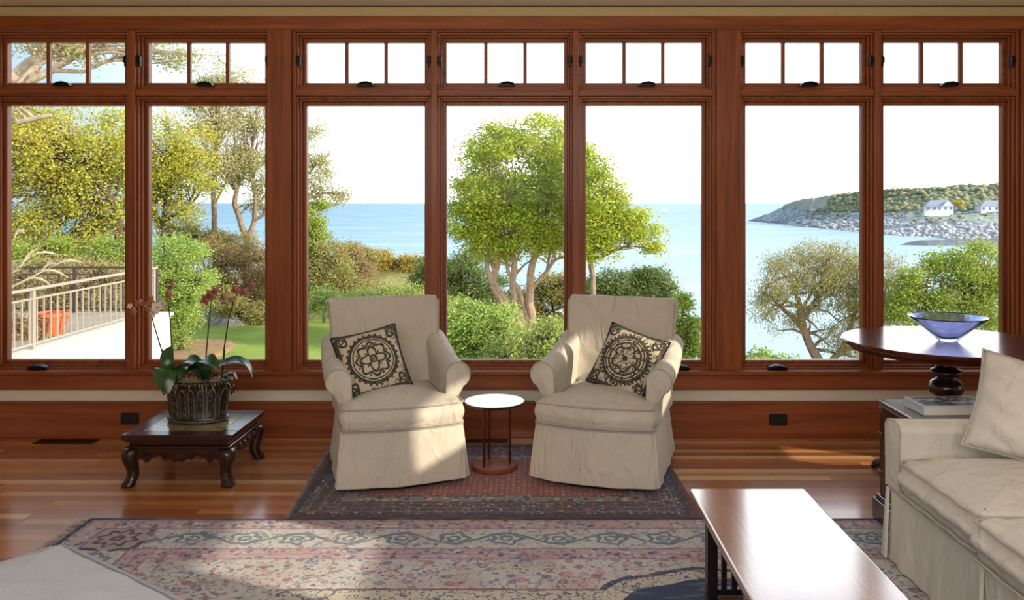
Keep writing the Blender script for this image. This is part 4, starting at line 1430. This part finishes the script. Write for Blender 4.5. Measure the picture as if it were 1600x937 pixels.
plant('tree', 'tall airy pine with a slim upright grey trunk', 'tree', 30,
      [(330, 190, 50, 40), (345, 240, 45, 35), (325, 150, 40, 30), (360, 130, 45, 35), (335, 285, 30, 22)],
      [[(337, 400, 5), (334, 350, 4.5), (334, 300, 4), (338, 230, 3), (340, 150, 1.6)], [(335, 320, 2), (350, 290, 1.6), (365, 260, 1)]],
      5200, 5.0, L_PALE, BARK, 14, FAR, shell=.25, cr=11, twig=.9)
plant('tree', 'forked tree with two pale trunks and sparse crown beside the left post', 'tree', 31,
      [(390, 210, 45, 50), (372, 260, 30, 35), (410, 265, 30, 35), (395, 150, 45, 35), (405, 320, 20, 20)],
      [[(386, 385, 6), (384, 376, 5.5), (376, 345, 4.5), (368, 318, 4), (372, 280, 3), (384, 220, 1.6)], [(386, 378, 5), (396, 345, 4), (400, 310, 3.5), (392, 260, 2.5), (398, 190, 1.3)], [(396, 345, 3), (412, 335, 2.4), (424, 300, 1.4)], [(372, 300, 2.4), (352, 280, 1.8), (330, 262, 1)]],
      4600, 4.8, L_PALE, BARK, 15, FAR, shell=.25, cr=10, twig=1.0)
plant('tree', 'thin twiggy tree reaching past the broad left post against the sky', 'tree', 28,
      [(478, 225, 36, 36), (490, 270, 38, 34), (515, 298, 34, 18), (480, 310, 40, 34), (502, 250, 24, 26), (440, 260, 40, 50), (490, 205, 22, 20), (530, 300, 20, 10)],
      [[(440, 420, 5), (446, 350, 4), (455, 300, 3), (468, 250, 2), (480, 200, 1)], [(450, 330, 3), (480, 310, 2), (512, 300, 1.4), (545, 302, .8)], [(455, 300, 2.4), (490, 262, 1.6), (515, 240, .8)], [(460, 350, 2), (495, 330, 1.4), (530, 318, .8)]],
      4200, 4.6, L_PALE, BARK, 16, FAR, shell=.2, cr=9, twig=1.3)
plant('conifer', 'bright green conifer beside the broad left post above the sea line', 'tree', 26,
      [(488, 335, 26, 18), (480, 360, 34, 20), (470, 385, 36, 18), (500, 322, 16, 10)],
      [[(478, 430, 4), (482, 370, 3), (490, 315, 1)]],
      3800, 5.2, L_GRN, BARK_D, 17, None, cr=7)
# --- shrubs on the left
plant('shrub', 'large rounded lime green shrub beside the white terrace wall', 'shrub', 20.5,
      [(282, 420, 50, 48), (275, 395, 40, 30), (275, 522, 14, 20), (295, 460, 36, 36), (268, 450, 36, 45), (285, 492, 24, 30), (272, 510, 22, 26), (262, 480, 26, 40)],
      [[(283, 525, 5), (282, 500, 4), (280, 440, 3)], [(283, 510, 3), (262, 440, 2)], [(283, 510, 3), (305, 440, 2)]],
      13000, 5.2, L_LIME, BARK_D, 18, None, cr=9, shell=.75, asp=.4)
SH = 'mixed shrubs behind the lawn'
plant('shrub', 'russet shrub bank behind the lawn in front of the forked tree', 'shrub', 28,
      [(350, 415, 40, 30), (385, 430, 40, 34), (400, 400, 30, 25), (330, 390, 30, 22), (415, 450, 40, 36), (375, 462, 40, 24)], [], 9000, 4.6, L_RUST, BARK_D, 19, SH, cr=9)
plant('shrub', 'olive shrub clump behind the lawn below the slim pine', 'shrub', 30,
      [(310, 375, 40, 24), (345, 380, 36, 22), (280, 365, 40, 26), (380, 385, 36, 20)], [], 6000, 4.4, L_OLV, BARK_D, 20, SH, cr=9)
plant('shrub', 'grey green shrub low by the lawn edge left of the broad post', 'shrub', 25.5,
      [(345, 468, 30, 20), (385, 482, 34, 18), (425, 490, 40, 20)], [], 4500, 4.4, L_OLV, BARK_D, 21, SH, cr=7)
plant('hedge', 'tan clipped hedge beyond the terrace rail', 'hedge', 19,
      [(30, 430, 60, 34), (90, 435, 60, 36), (150, 440, 60, 36), (200, 445, 40, 36), (60, 470, 70, 36), (140, 478, 70, 30)], [], 10000, 5.0, L_HEDG, BARK_D, 22, None, cr=9, shell=.7)
plant('shrub', 'dark green shrub under the yellow tree behind the terrace', 'shrub', 21.5,
      [(60, 395, 60, 24), (140, 390, 50, 26), (190, 395, 30, 34), (215, 420, 20, 40)], [], 6000, 5.2, L_GRN, BARK_D, 23, None, cr=9)
# --- middle
plant('shrub', 'tall olive green shrub at the left of the sea view', 'shrub', 26,
      [(505, 400, 36, 32), (490, 440, 40, 34), (520, 430, 34, 34), (545, 445, 30, 26), (470, 410, 30, 30)], [], 9000, 4.8, L_OLV, BARK_D, 24, SH, cr=9)
plant('shrub', 'russet brown shrub in the middle of the sea view', 'shrub', 30,
      [(555, 410, 24, 22), (565, 430, 26, 20), (545, 395, 18, 14)], [], 4200, 4.2, L_RUST, BARK_D, 25, SH, cr=7)
plant('shrub', 'dark rounded shrub with green top behind the russet shrub', 'shrub', 34,
      [(552, 395, 26, 14), (575, 405, 22, 16)], [], 2600, 4.2, L_OLV, BARK_D, 26, SH, cr=6)
plant('shrub', 'golden heath clump along the cliff edge below the sea', 'shrub', 36,
      [(600, 405, 26, 14), (625, 408, 26, 15), (580, 400, 22, 12), (650, 412, 26, 12), (610, 422, 40, 12)], [], 6000, 4.0, L_GOLD, BARK_D, 27, SH, cr=6)
plant('shrub', 'dark green shrub by the mullion right of the golden heath', 'shrub', 27,
      [(660, 425, 22, 26), (675, 440, 26, 30), (690, 420, 24, 26)], [], 4600, 4.6, L_DARK, BARK_D, 28, SH, cr=7)
plant('shrub', 'mid green low shrub bank in front of the dry grass', 'shrub', 23,
      [(510, 470, 40, 22), (560, 468, 34, 18), (610, 462, 40, 14), (660, 468, 40, 18)], [], 5200, 4.8, L_FORE, BARK_D, 29, SH, cr=8)
plant('tree', 'large green multi stemmed tree in the middle of the view', 'tree', 20,
      [(800, 270, 82, 72), (845, 215, 48, 40), (765, 225, 36, 34), (750, 310, 44, 56), (850, 320, 52, 60), (735, 350, 34, 36), (800, 350, 60, 46), (850, 385, 40, 30), (770, 385, 40, 24), (885, 270, 34, 60)],
      [[(830, 560, 8), (828, 500, 7), (829, 470, 6.5), (830, 430, 6), (840, 385, 5), (846, 330, 3.5), (842, 260, 2)],
       [(812, 540, 6), (795, 490, 5.5), (775, 455, 5), (762, 420, 4), (764, 395, 3), (740, 360, 2)],
       [(800, 530, 6), (790, 475, 5.5), (772, 440, 4.5), (780, 405, 4), (770, 360, 2.5), (755, 300, 1.5)],
       [(818, 530, 5), (802, 480, 4.5), (802, 440, 5), (805, 410, 4.5), (800, 370, 3), (805, 290, 1.6)],
       [(825, 500, 4), (812, 460, 3.6), (795, 425, 3), (790, 400, 2.6), (815, 365, 1.6)],
       [(832, 450, 3.4), (852, 425, 2.8), (868, 405, 2.4), (900, 396, 1.6)]],
      30000, 6.2, L_MAIN, plain('warm grey bark', lin(176, 146, 122), .9, var=.25, sc=9, bump=.6), 30, None, cr=11, shell=.6, clus=30)
plant('tree', 'second green tree reaching right behind the mullion above the right armchair', 'tree', 19,
      [(925, 300, 34, 70), (900, 260, 30, 50), (945, 340, 36, 46), (975, 335, 32, 34), (1000, 355, 28, 22), (965, 300, 18, 16), (930, 385, 30, 28), (1010, 380, 20, 16), (915, 355, 24, 50)],
      [[(926, 560, 5), (926, 470, 4.6), (925, 430, 4.4), (922, 400, 4.2), (914, 360, 3.2), (918, 290, 2)], [(923, 405, 3.4), (945, 398, 2.8), (975, 385, 2.2), (1010, 365, 1.4)], [(920, 380, 3), (950, 345, 2), (985, 330, 1.2)]],
      13500, 6.0, L_MAIN, BARK, 31, None, cr=9, shell=.6, clus=30)
plant('shrub', 'dark green juniper mass behind the many stemmed tree', 'shrub', 26,
      [(720, 425, 36, 26), (750, 440, 30, 28), (700, 450, 30, 30), (780, 455, 30, 24), (735, 400, 24, 14)], [], 7000, 4.6, L_DARK, BARK_D, 32, SH, cr=8)
plant('shrub', 'olive green shrub behind the trunks left of the centre mullion', 'shrub', 24,
      [(860, 455, 36, 26), (890, 450, 34, 26), (830, 470, 34, 22), (870, 490, 36, 20)], [], 6000, 4.8, L_OLV, BARK_D, 33, SH, cr=8)
FB = 'light green shrubs in front of the tree'
plant('shrub', 'light green flowering shrub right below the many stemmed tree', 'shrub', 13.5,
      [(840, 540, 50, 40), (880, 530, 40, 36), (800, 560, 60, 40), (850, 580, 70, 40), (900, 560, 40, 40)], [], 9000, 6.4, L_FORE, BARK_D, 34, FB, cr=10)
plant('shrub', 'bright yellow green shrub beside the right arm of the left chair', 'shrub', 14.5,
      [(735, 510, 50, 40), (770, 500, 44, 32), (705, 500, 40, 36), (720, 555, 60, 40), (780, 540, 50, 36), (690, 540, 40, 40)], [], 11000, 6.4, L_LIME, BARK_D, 35, FB, cr=10)
plant('conifer', 'blue green conifer showing above the right armchair back', 'tree', 22,
      [(985, 450, 22, 22), (955, 445, 30, 24), (925, 455, 30, 22), (975, 475, 30, 16), (1000, 470, 20, 20)],
      [[(960, 520, 4), (962, 470, 3), (970, 430, 1)]], 5200, 5.0, L_DARK, BARK_D, 36, None, cr=8)
plant('conifer', 'dark green rounded conifer right of the blue green one', 'tree', 20,
      [(1018, 440, 30, 24), (1030, 465, 28, 26), (1005, 430, 20, 14), (1045, 480, 20, 24)],
      [[(1025, 540, 4), (1022, 480, 3), (1018, 430, 1)]], 5600, 5.2, L_DARK, BARK_D, 37, None, cr=7)
plant('conifer', 'slender yellow green pine at the right edge of the middle window', 'tree', 15,
      [(1068, 470, 12, 12), (1075, 500, 18, 18), (1078, 530, 24, 22), (1070, 560, 34, 28), (1062, 458, 6, 8), (1055, 520, 20, 20)],
      [[(1068, 640, 5), (1068, 560, 4), (1068, 500, 3), (1065, 455, 1)]], 4200, 6.0, L_GRN, BARK_D, 38, None, cr=7)
# --- right
plant('tree', 'rounded twiggy olive tree in front of the bay', 'tree', 14,
      [(1235, 440, 56, 50), (1290, 430, 60, 56), (1330, 450, 60, 70), (1200, 470, 36, 44), (1260, 395, 36, 24), (1310, 400, 36, 24), (1360, 440, 46, 56), (1320, 520, 50, 40), (1390, 450, 34, 50), (1215, 410, 20, 22), (1385, 500, 40, 40), (1350, 550, 50, 30), (1240, 500, 40, 14)],
      [[(1290, 640, 10), (1278, 560, 8), (1262, 530, 6.5), (1252, 500, 5.5), (1248, 470, 4), (1235, 430, 2.2)], [(1256, 510, 4.5), (1220, 480, 3), (1195, 455, 1.8)], [(1254, 500, 4.5), (1280, 460, 3.4), (1295, 400, 1.6)], [(1285, 580, 6), (1320, 540, 5), (1335, 490, 3.4), (1340, 420, 1.6)], [(1300, 560, 5), (1350, 530, 3.4), (1380, 470, 1.8)]],
      19000, 4.8, leaf_mat('grey olive leaves', [lin(122, 126, 84), lin(160, 162, 104), lin(192, 184, 126), lin(200, 160, 124)], .4), plain('brown grey bark', lin(134, 112, 98), .9, var=.25, sc=9, bump=.6), 39, None, shell=.2, cr=9, clus=18, twig=.9, asp=.4, loose=.16, flat=1.8)
plant('tree', 'green leafy tree behind the glass bowl in the far right window', 'tree', 13,
      [(1440, 440, 40, 30), (1490, 425, 46, 34), (1530, 410, 46, 34), (1440, 490, 50, 40), (1500, 490, 60, 40), (1550, 470, 50, 50), (1415, 460, 24, 34), (1470, 400, 20, 14), (1580, 420, 40, 40)],
      [[(1490, 640, 7), (1488, 560, 6), (1480, 500, 4), (1470, 440, 2)], [(1487, 540, 4), (1520, 480, 3), (1540, 420, 1.6)], [(1486, 530, 4), (1450, 490, 2.4), (1430, 450, 1.4)]],
      13000, 6.4, L_GRN, BARK, 40, None, shell=.5, cr=11, twig=.6)
plant('shrub', 'small yellow green shrub at the sill below the olive tree', 'shrub', 11.5,
      [(1195, 560, 34, 18), (1215, 575, 40, 24), (1175, 580, 30, 24)], [], 1900, 7.0, L_LIME, BARK_D, 41, None, cr=9)

# boulders at the lawn edge
rk = plain('grey granite', lin(150, 142, 134), .9, var=.25, sc=3, bump=.8)


def boulder(px, py, Y, rx, rz, label, seed):
    p = at(px, py, Y); b = bmesh.new(); bmesh.ops.create_icosphere(b, subdivisions=3, radius=1)
    z0 = terr(p.x, Y)
    for v in b.verts:
        q = v.co; f = 1 + .22 * wob(q.x * 1.6, q.y * 1.6, q.z * 1.6, seed)
        v.co = Vector((q.x * rx * f, q.y * rx * .8 * f, max(-.2, q.z) * rz * f))
    me = bpy.data.meshes.new('boulder'); b.to_mesh(me); b.free(); me.materials.append(rk)
    o = bpy.data.objects.new('boulder', me); C.objects.link(o); o.location = (p.x, Y, z0 + .02)
    tag(o, label, 'rock', 'boulders at the lawn edge')


boulder(345, 486, 26, .75, .42, 'larger grey boulder at the back of the lawn', 1)
boulder(362, 482, 25.4, .45, .28, 'smaller grey boulder in front of the larger one', 5)

# ---------------------------------------------- terrace, railing, planting
stone = plain('white limestone', lin(232, 226, 212), .8, var=.06, sc=6, bump=.3)
TX = -6.0
w = MB()
w.box(TX - .42, TX, 5.8, 14.35, -2.3, -.42)
tw = structure(w.build('trim_%d' % n_tr, stone, bevel=.02)); n_tr += 1
cap = MB().box(TX - .46, TX + .03, 5.8, 14.40, -.419, -.36); structure(cap.build('trim_%d' % n_tr, plain('pale stone coping', lin(226, 214, 192), .8, var=.08, sc=5, bump=.3), bevel=.015)); n_tr += 1
paving = MB().box(-16, TX - .47, 5.8, 15.2, -.62, -.46)
structure(paving.build('terrace', plain('terrace paving', lin(176, 160, 138), .85, var=.15, sc=3, bump=.4)))
rail_m = plain('warm grey painted rail', lin(168, 152, 136), .5, .1, var=.06)
dark_m = plain('dark bronze rail', lin(72, 64, 60), .5, .3, var=.1)


def railing(label, A, Bp, zb, zt, nb, posts, mat, y2=None):
    A, Bp = Vector(A), Vector(Bp); d = Bp - A; L = d.length; a = math.atan2(d.y, d.x)
    t = thing('railing', label, 'railing', A, a)
    MB().box(-.05, L + .05, -.028, .028, zt - .035, zt).build('handrail', mat, t, bevel=.006)
    MB().box(0, L, -.014, .014, zt - .15, zt - .125).build('rail', mat, t, bevel=.003)
    MB().box(0, L, -.014, .014, zb + .05, zb + .075).build('rail', mat, t, bevel=.003)
    for k in range(nb):
        xx = L * (k + .5) / nb
        MB().box(xx - .009, xx + .009, -.009, .009, zb + .075, zt - .15).build('baluster', mat, t)
    for p in posts:
        MB().box(L * p - .026, L * p + .026, -.024, .024, zb + .001, zt - .035).build('post', mat, t, bevel=.003)


railing('pale grey metal railing with balusters on the white terrace wall', (TX - .2, 8.2, 0), (TX - .2, 14.2, 0), -.36, .40, 38, (.02, .42, .99), rail_m)
railing('dark thin railing crossing the far side of the terrace', (-14, 15.1, 0), (TX - .5, 15.1, 0), -.46, .34, 40, (.01, .5, .8, .99), dark_m)
tp = thing('flower_pot', 'orange terracotta pot standing behind the pale railing', 'pot', (-7.0, 12.6, -.46))
MB().lathe([(0, 0), (.15, 0), (.21, .26), (.235, .265), (.235, .32), (.205, .32), (.19, .27), (0, .26)], 32, cap0=False, cap1=False).build('pot', plain('terracotta', lin(206, 104, 58), .8, var=.1), tp, smooth=True)
MB().lathe([(0, .262), (.19, .262), (.1, .29), (0, .30)], 20, cap0=False, cap1=False).build('soil', plain('potting soil', lin(70, 52, 40), .95), tp, smooth=True)
# brown planting in a long trough behind the pot
plant('dry_shrub', 'dry brown twiggy shrub at the terrace edge behind the railing', 'shrub', 12.2, [(45, 520, 34, 26), (25, 500, 30, 24), (70, 530, 20, 16)], [], 900, 7, L_RUST, BARK, 51, None, base=(-7.2, 12.2, -.46), shell=.2, cr=10, twig=2.0)

# feathery grass on the terrace
gb = thing('ornamental_grass', 'feathery ornamental grass with pale arching plumes behind the railing', 'grass', (-8.45, 13.0, -.46))
O = Vector((-8.45, 13.0, -.46)); bl = MB(); r = random.Random(5)
for k in range(220):
    a = r.uniform(0, 2 * PI); L = r.uniform(.7, 1.3); s = r.uniform(.15, .6)
    p0 = Vector((r.uniform(-.16, .16), r.uniform(-.16, .16), 0))
    d = Vector((math.cos(a), math.sin(a), 0))
    bl.tube([p0, p0 + d * s * .3 * L + Vector((0, 0, .5 * L)), p0 + d * s * .75 * L + Vector((0, 0, .82 * L)), p0 + d * s * 1.3 * L + Vector((0, 0, .86 * L))], [.006, .005, .004, .001], 3)
bo = bl.build('blade', plain('straw grass blade', lin(172, 160, 104), .8), gb); bo['kind'] = 'stuff'
plm = plain('pale grass plume', lin(226, 206, 172), .95, var=.08)
for tipx, tipy, px, py in ((32, 418, 56, 390), (48, 400, 90, 398), (64, 426, 84, 412), (86, 414, 128, 410), (66, 424, 104, 432), (44, 436, 78, 444), (22, 372, 34, 362)):
    a, b = at(tipx, tipy, 13) - O, at(px, py, 13) - O
    mid = (a + b) / 2 + Vector((0, 0, .05))
    base = Vector((r.uniform(-.1, .1), r.uniform(-.1, .1), 0))
    pm_ = MB(); path = [base, base.lerp(a, .55) + Vector((-.05, 0, .12)), a, a.lerp(mid, .5) + Vector((0, 0, .012)), mid, mid.lerp(b, .5) + Vector((0, 0, .008)), b]
    pm_.tube(path, [.003, .003, .004, .012, .015, .012, .002], 5)
    for k in range(420):
        f = 2 + 4 * r.random(); i = min(int(f), 5); q = path[i].lerp(path[i + 1], f - i); dr = (path[i + 1] - path[i]).normalized()
        sd_ = Vector((r.gauss(0, 1), r.gauss(0, 1), r.gauss(0, 1))).normalized() * math.sin(PI * (f - 2) / 4 * .9 + .15)
        e = q + sd_ * .040 + dr * .05; wv_ = dr.cross(sd_).normalized() * .0028
        pm_.add([q - wv_, q + wv_, e], [(0, 1, 2)])
    pm_.build('plume', plm, gb)

# -------------------------------------------------------- far headland
ST = [((184, 747), (187, 744, -13.4)), ((181, 690), (193, 700, -6.5)), ((178, 640), (197, 655, 2.2)), ((176, 600), (200, 632, 4.6)), ((175, 560), (206, 615, 6.0)),
      ((173, 500), (214, 580, 8.0)), ((170, 440), (228, 545, 9.2)), ((172, 395), (242, 520, 10.2)), ((178, 355), (262, 505, 11.6)), ((190, 328), (285, 496, 12.6)), ((215, 312), (330, 490, 13.0))]


def headland():
    NS, NP = 150, 44; V = []
    for i in range(NS + 1):
        t = i / NS * (len(ST) - 1); k = min(int(t), len(ST) - 2); f = t - k
        s = Vector(ST[k][0]).lerp(Vector(ST[k + 1][0]), f); q = Vector(ST[k][1]).lerp(Vector(ST[k + 1][1]), f)
        for j in range(NP + 1):
            u = j / (NP - 8)
            if u <= 1:
                x = s.x + (q.x - s.x) * u; y = s.y + (q.y - s.y) * u
                pr = .34 * u ** .8 + .66 * u ** 2.4 if t > 2.2 else u ** 1.2
                if t > 1.6 and t < 3.6: pr = .25 * u + .75 * sstep(.45, .95, u)
                z = SEA - 1.0 + (q.z - SEA + 1.0) * pr
            else:
                x = q.x + (q.x - s.x) * (u - 1); y = q.y + (q.y - s.y) * (u - 1); z = q.z - 14 * (u - 1)
            amp = min(1.0, (z - SEA + 1.2) / 4.0)
            z += amp * (.7 * wob(x * .16, y * .07, 0, 2) + .45 * wob(x * .5, y * .23, 1, 5))
            V.append((x, y, z))
    Q = [(i * (NP + 1) + j, (i + 1) * (NP + 1) + j, (i + 1) * (NP + 1) + j + 1, i * (NP + 1) + j + 1) for i in range(NS) for j in range(NP)]
    return np.array(V), np.array(Q)


def headland_mat():
    m = Mat('rocky heath headland'); v = m.coords(); x, y, z = m.xyz(v)
    n = m.noise(m.vec(x * .35, y * .12, z * .8), 1.0, 5, .7); b = m.noise(v, .07, 4)
    vor, r, q = m.voronoi(m.vec(x * .5, y * .2, z * .9), 1.0)
    rock = m.ramp(n * .5 + r * .5, [(.25, lin(104, 104, 112)), (.5, lin(156, 152, 150)), (.75, lin(204, 196, 186))])
    heath = m.ramp(b * .5 + n * .5, [(.3, lin(128, 128, 100)), (.45, lin(154, 146, 108)), (.55, lin(170, 152, 120)), (.7, lin(158, 164, 116))])
    h = (z + (n - .5) * 9 + (b - .5) * 8 + 3.2) * .35
    c = m.mix(h.clamp(), rock, heath)
    c = m.mix((z + n * 2.0).band(-6.2, -3.4) * x.gt(176.0) * y.lt(475.0) * .7, c, lin(164, 172, 116))
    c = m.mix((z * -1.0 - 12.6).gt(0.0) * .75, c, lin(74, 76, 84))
    c = m.mix(.22, c, lin(196, 208, 220))  # pale blue distance haze mixed into the headland colour
    m.color(c).setp(.95, spec=.1); m.bump(n, .6, .6)
    return m.m


V, Q = headland()
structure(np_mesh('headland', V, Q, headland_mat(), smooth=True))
# boulders along the shore and scrub on the ridge: beyond counting
g = np.random.default_rng(3)
dim = V.reshape(151, 45, 3)


def scatter(name, label, cat, n, i0, i1, j0, j1, s0, s1, mat, squash, kind='stuff'):
    b = bmesh.new(); bmesh.ops.create_icosphere(b, subdivisions=1, radius=1)
    bv = np.array([v.co[:] for v in b.verts]); bf = np.array([[v.index for v in f.verts] for f in b.faces]); b.free()
    vs, fs = [], []
    for k in range(n):
        p = dim[g.integers(i0, i1), g.integers(j0, j1)] + np.array([g.normal() * 1.5, g.normal() * 3, 0])
        s = g.uniform(s0, s1)
        q = bv * (1 + g.normal(size=bv.shape) * .16) * s * np.array([1.3, 1.3, squash])
        fs.append(bf + len(vs) * len(bv)); vs.append(q + p)
    o = np_mesh(name, np.concatenate(vs), np.concatenate(fs), mat)
    return tag(o, label, cat, None, kind)


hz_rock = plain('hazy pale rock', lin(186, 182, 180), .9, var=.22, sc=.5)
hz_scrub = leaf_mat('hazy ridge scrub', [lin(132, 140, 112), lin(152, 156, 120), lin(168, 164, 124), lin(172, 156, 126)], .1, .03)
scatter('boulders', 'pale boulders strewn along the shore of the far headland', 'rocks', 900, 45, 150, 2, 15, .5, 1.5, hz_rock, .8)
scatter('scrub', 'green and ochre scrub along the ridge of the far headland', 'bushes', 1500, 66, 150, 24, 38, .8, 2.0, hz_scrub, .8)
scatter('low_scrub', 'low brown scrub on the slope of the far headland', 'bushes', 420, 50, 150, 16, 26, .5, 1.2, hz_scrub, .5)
# dark breakwater
m = MB(); R = []
for k in range(25):
    u = k / 24; x = 134 + 75 * u; y = 318 + 4 * math.sin(u * 3); hgt = (1.9 + 1.2 * u) * min(1, u * 9 + .05); wd = 7 * min(1, u * 6 + .15)
    R.append([(x, y + wd * math.cos(a) + .3 * wob(k, a * 3, 1), SEA - .4 + max(0, math.sin(a)) * hgt * (1 + .22 * wob(k * 2, a * 4, 0))) for a in [PI * i / 12 for i in range(13)]])
m.loft(R, closed=False, cap0=False, cap1=False)
structure(m.build('breakwater', plain('dark wet rock', lin(112, 114, 122), .9, var=.25, sc=.6, bump=.5)))

# houses on the headland
hw_m = plain('white clapboard', lin(226, 226, 228), .7, var=.03); hr_m = plain('grey shingle roof', lin(150, 156, 168), .8, var=.08, sc=3)
hg_m = plain('hazy window glass', lin(104, 116, 132), .3, var=.05)


def house(label, px, py, Y, w, d, h, rh, rz, porch=True):
    p = at(px, py, Y)
    t = thing('house', label, 'house', p, rz, 'houses on the far headland')
    wl = MB().box(-w / 2, w / 2, -d / 2, d / 2, -2.0, h).build('wall', hw_m, t)
    m = MB(); o = .5
    m.loft([[(-w / 2 - o, -d / 2 - o, h), (w / 2 + o, -d / 2 - o, h), (w / 2 + o, d / 2 + o, h), (-w / 2 - o, d / 2 + o, h)], [(-w / 2 + w * .22, -.2, h + rh), (w / 2 - w * .12, -.2, h + rh), (w / 2 - w * .12, .2, h + rh), (-w / 2 + w * .22, .2, h + rh)]])
    m.build('roof', hr_m, t)
    g2 = MB(); g2.prism([(w * .08, h), (w * .46, h), (w * .27, h + rh * .8)], 'y', -d / 2 - 1.0, 0)
    g2.build('gable', hw_m, t)
    for k in range(5):
        xx = -w * .42 + w * .21 * k
        MB().box(xx - .55, xx + .55, -d / 2 - .06, -d / 2, h * .25, h * .78).build('window', hg_m, wl)
    if porch:
        m = MB(); m.box(-w * .62, w * .3, -d / 2 - 3, -d / 2, -2.6, -.2)
        dk = m.build('porch', hw_m, t)
        MB().box(-w * .62, w * .0, -d / 2 - 3, -d / 2 - 1, h * .72, h * .86).build('porch_roof', hr_m, t)
        for k in range(5): xx = -w * .6 + k * w * .15; MB().box(xx - .14, xx + .14, -d / 2 - 2.9, -d / 2 - 2.6, -.2, h * .72).build('post', hw_m, dk)


house('white house with grey roof and porch on the headland slope', 1466, 329, 440, 12.5, 8, 2.4, 3.0, D2R(-14))
house('grey roofed house at the right edge of the headland view', 1552, 330, 446, 15, 8, 2.8, 2.8, D2R(-6), False)
yt = plant('tree', 'round yellow tree beside the white house on the headland', 'tree', 470, [(1494, 318, 10, 7), (1500, 320, 8, 6)], [], 900, 3.0, leaf_mat('hazy yellow leaves', [lin(176, 160, 70), lin(206, 186, 92), lin(214, 196, 120)], .2, .03), BARK, 61, None, base=tuple(at(1496, 328, 470)), cr=3, twig=0)
# sailboat
p = at(1038, 332, 1300)
t = thing('sailboat', 'tiny white sailboat out on the open sea', 'boat', (p.x, 1300, SEA))
R = [[(x, w * math.cos(a), 1.0 + (-.9 * math.sin(a))) for a in [PI * i / 8 for i in range(9)]] for x, w in ((-4, .9), (-2, 1.3), (1, 1.25), (3.5, .6), (5, .05))]
MB().loft(R).build('hull', hw_m, t, smooth=True)
MB().tube([(.4, 0, .9), (.4, 0, 13.4)], .1, 6).build('mast', hg_m, t)
MB().add([(.2, 0, 1.8), (-4.2, .3, 1.9), (.2, 0, 13.2)], [(0, 1, 2)]).build('mainsail', plain('sail cloth', lin(244, 244, 244), .7, var=.01), t)
MB().add([(.7, 0, 12.2), (4.6, 0, 1.6), (.9, .5, 1.8)], [(0, 1, 2)]).build('jib', plain('jib cloth', lin(240, 240, 240), .7, var=.01), t)

# ================================================== light, sky and camera
sc = bpy.context.scene
world = bpy.data.worlds.new('sky'); sc.world = world; world.use_nodes = True
nt = world.node_tree; bg = nt.nodes['Background']
tc = nt.nodes.new('ShaderNodeTexCoord'); sp = nt.nodes.new('ShaderNodeSeparateXYZ'); nt.links.new(tc.outputs['Generated'], sp.inputs[0])
x, y, z = [E(nt, sp.outputs[i]) for i in range(3)]
fac = (x * 1.7 + .82).clamp()
rp = nt.nodes.new('ShaderNodeValToRGB')
el = rp.color_ramp.elements
el[0].position = 0; el[0].color = (.62, .84, 1.0, 1); el[1].position = 1; el[1].color = (1.0, 1.0, 1.0, 1)
e = el.new(.35); e.color = (.84, .95, 1.0, 1)
nt.links.new(fac.k, rp.inputs[0])
mxn = nt.nodes.new('ShaderNodeMix'); mxn.data_type = 'RGBA'
hi = (z * 1.9 - .45).clamp()
nt.links.new(hi.k, mxn.inputs[0]); nt.links.new(rp.outputs[0], mxn.inputs[6]); mxn.inputs[7].default_value = (.50, .72, 1.0, 1)
nt.links.new(mxn.outputs[2], bg.inputs['Color'])
st = (fac * 2.9 + 1.0) * (1 - hi * .62) * (z * 3 + 1.0).clamp()
nt.links.new(st.k, bg.inputs['Strength'])

sd = bpy.data.lights.new('sun', 'SUN'); sd.energy = 5.0; sd.color = (1.0, .88, .68); sd.angle = D2R(.6)
so = bpy.data.objects.new('sun', sd); C.objects.link(so)
S = Vector((.80, -.36, .37)).normalized()
so.rotation_euler = S.to_track_quat('Z', 'Y').to_euler()


def fill_light(name, loc, target, sx, sy, power, col):
    d = bpy.data.lights.new(name, 'AREA'); d.shape = 'RECTANGLE'; d.size = sx; d.size_y = sy; d.energy = power; d.color = col
    o = bpy.data.objects.new(name, d); C.objects.link(o); o.location = loc
    o.rotation_euler = (Vector(loc) - Vector(target)).to_track_quat('Z', 'Y').to_euler()
    return o


fill_light('room_fill_light', (0, .9, 2.55), (0, 2.6, 0), 3.6, 1.6, 36, (1.0, .97, .93))  # added soft fill high over the room, not a real fixture
fill_light('room_fill_light', (-.3, -1.6, 2.1), (0, 3.5, .6), 4.0, 1.4, 80, (1.0, .98, .96))  # added fill from behind the camera, not a real fixture
u = fill_light('ceiling_fill_light', (0, 3.9, 1.95), (0, 4.2, 3.0), 6.0, .3, 9, (1.0, .95, .86))  # added upward fill to brighten the ceiling edge

cd = bpy.data.cameras.new('camera'); co = bpy.data.objects.new('camera', cd); C.objects.link(co)
co.location = CAM; co.rotation_euler = (PI / 2, 0, 0)
cd.sensor_width = 36; cd.lens = F / 1600 * 36
cd.shift_x = -(VX - 800) / 1600; cd.shift_y = -(468.5 - VY) / 1600
cd.clip_end = 60000; cd.clip_start = .05
sc.camera = co
sc.view_settings.view_transform = 'Standard'
sc.view_settings.look = 'None'
sc.view_settings.exposure = 0
sc.cycles.max_bounces = 10
sc.cycles.transparent_max_bounces = 24
sc.cycles.caustics_reflective = False; sc.cycles.caustics_refractive = False
sc.cycles.sample_clamp_indirect = 6
sc.cycles.use_denoising = True
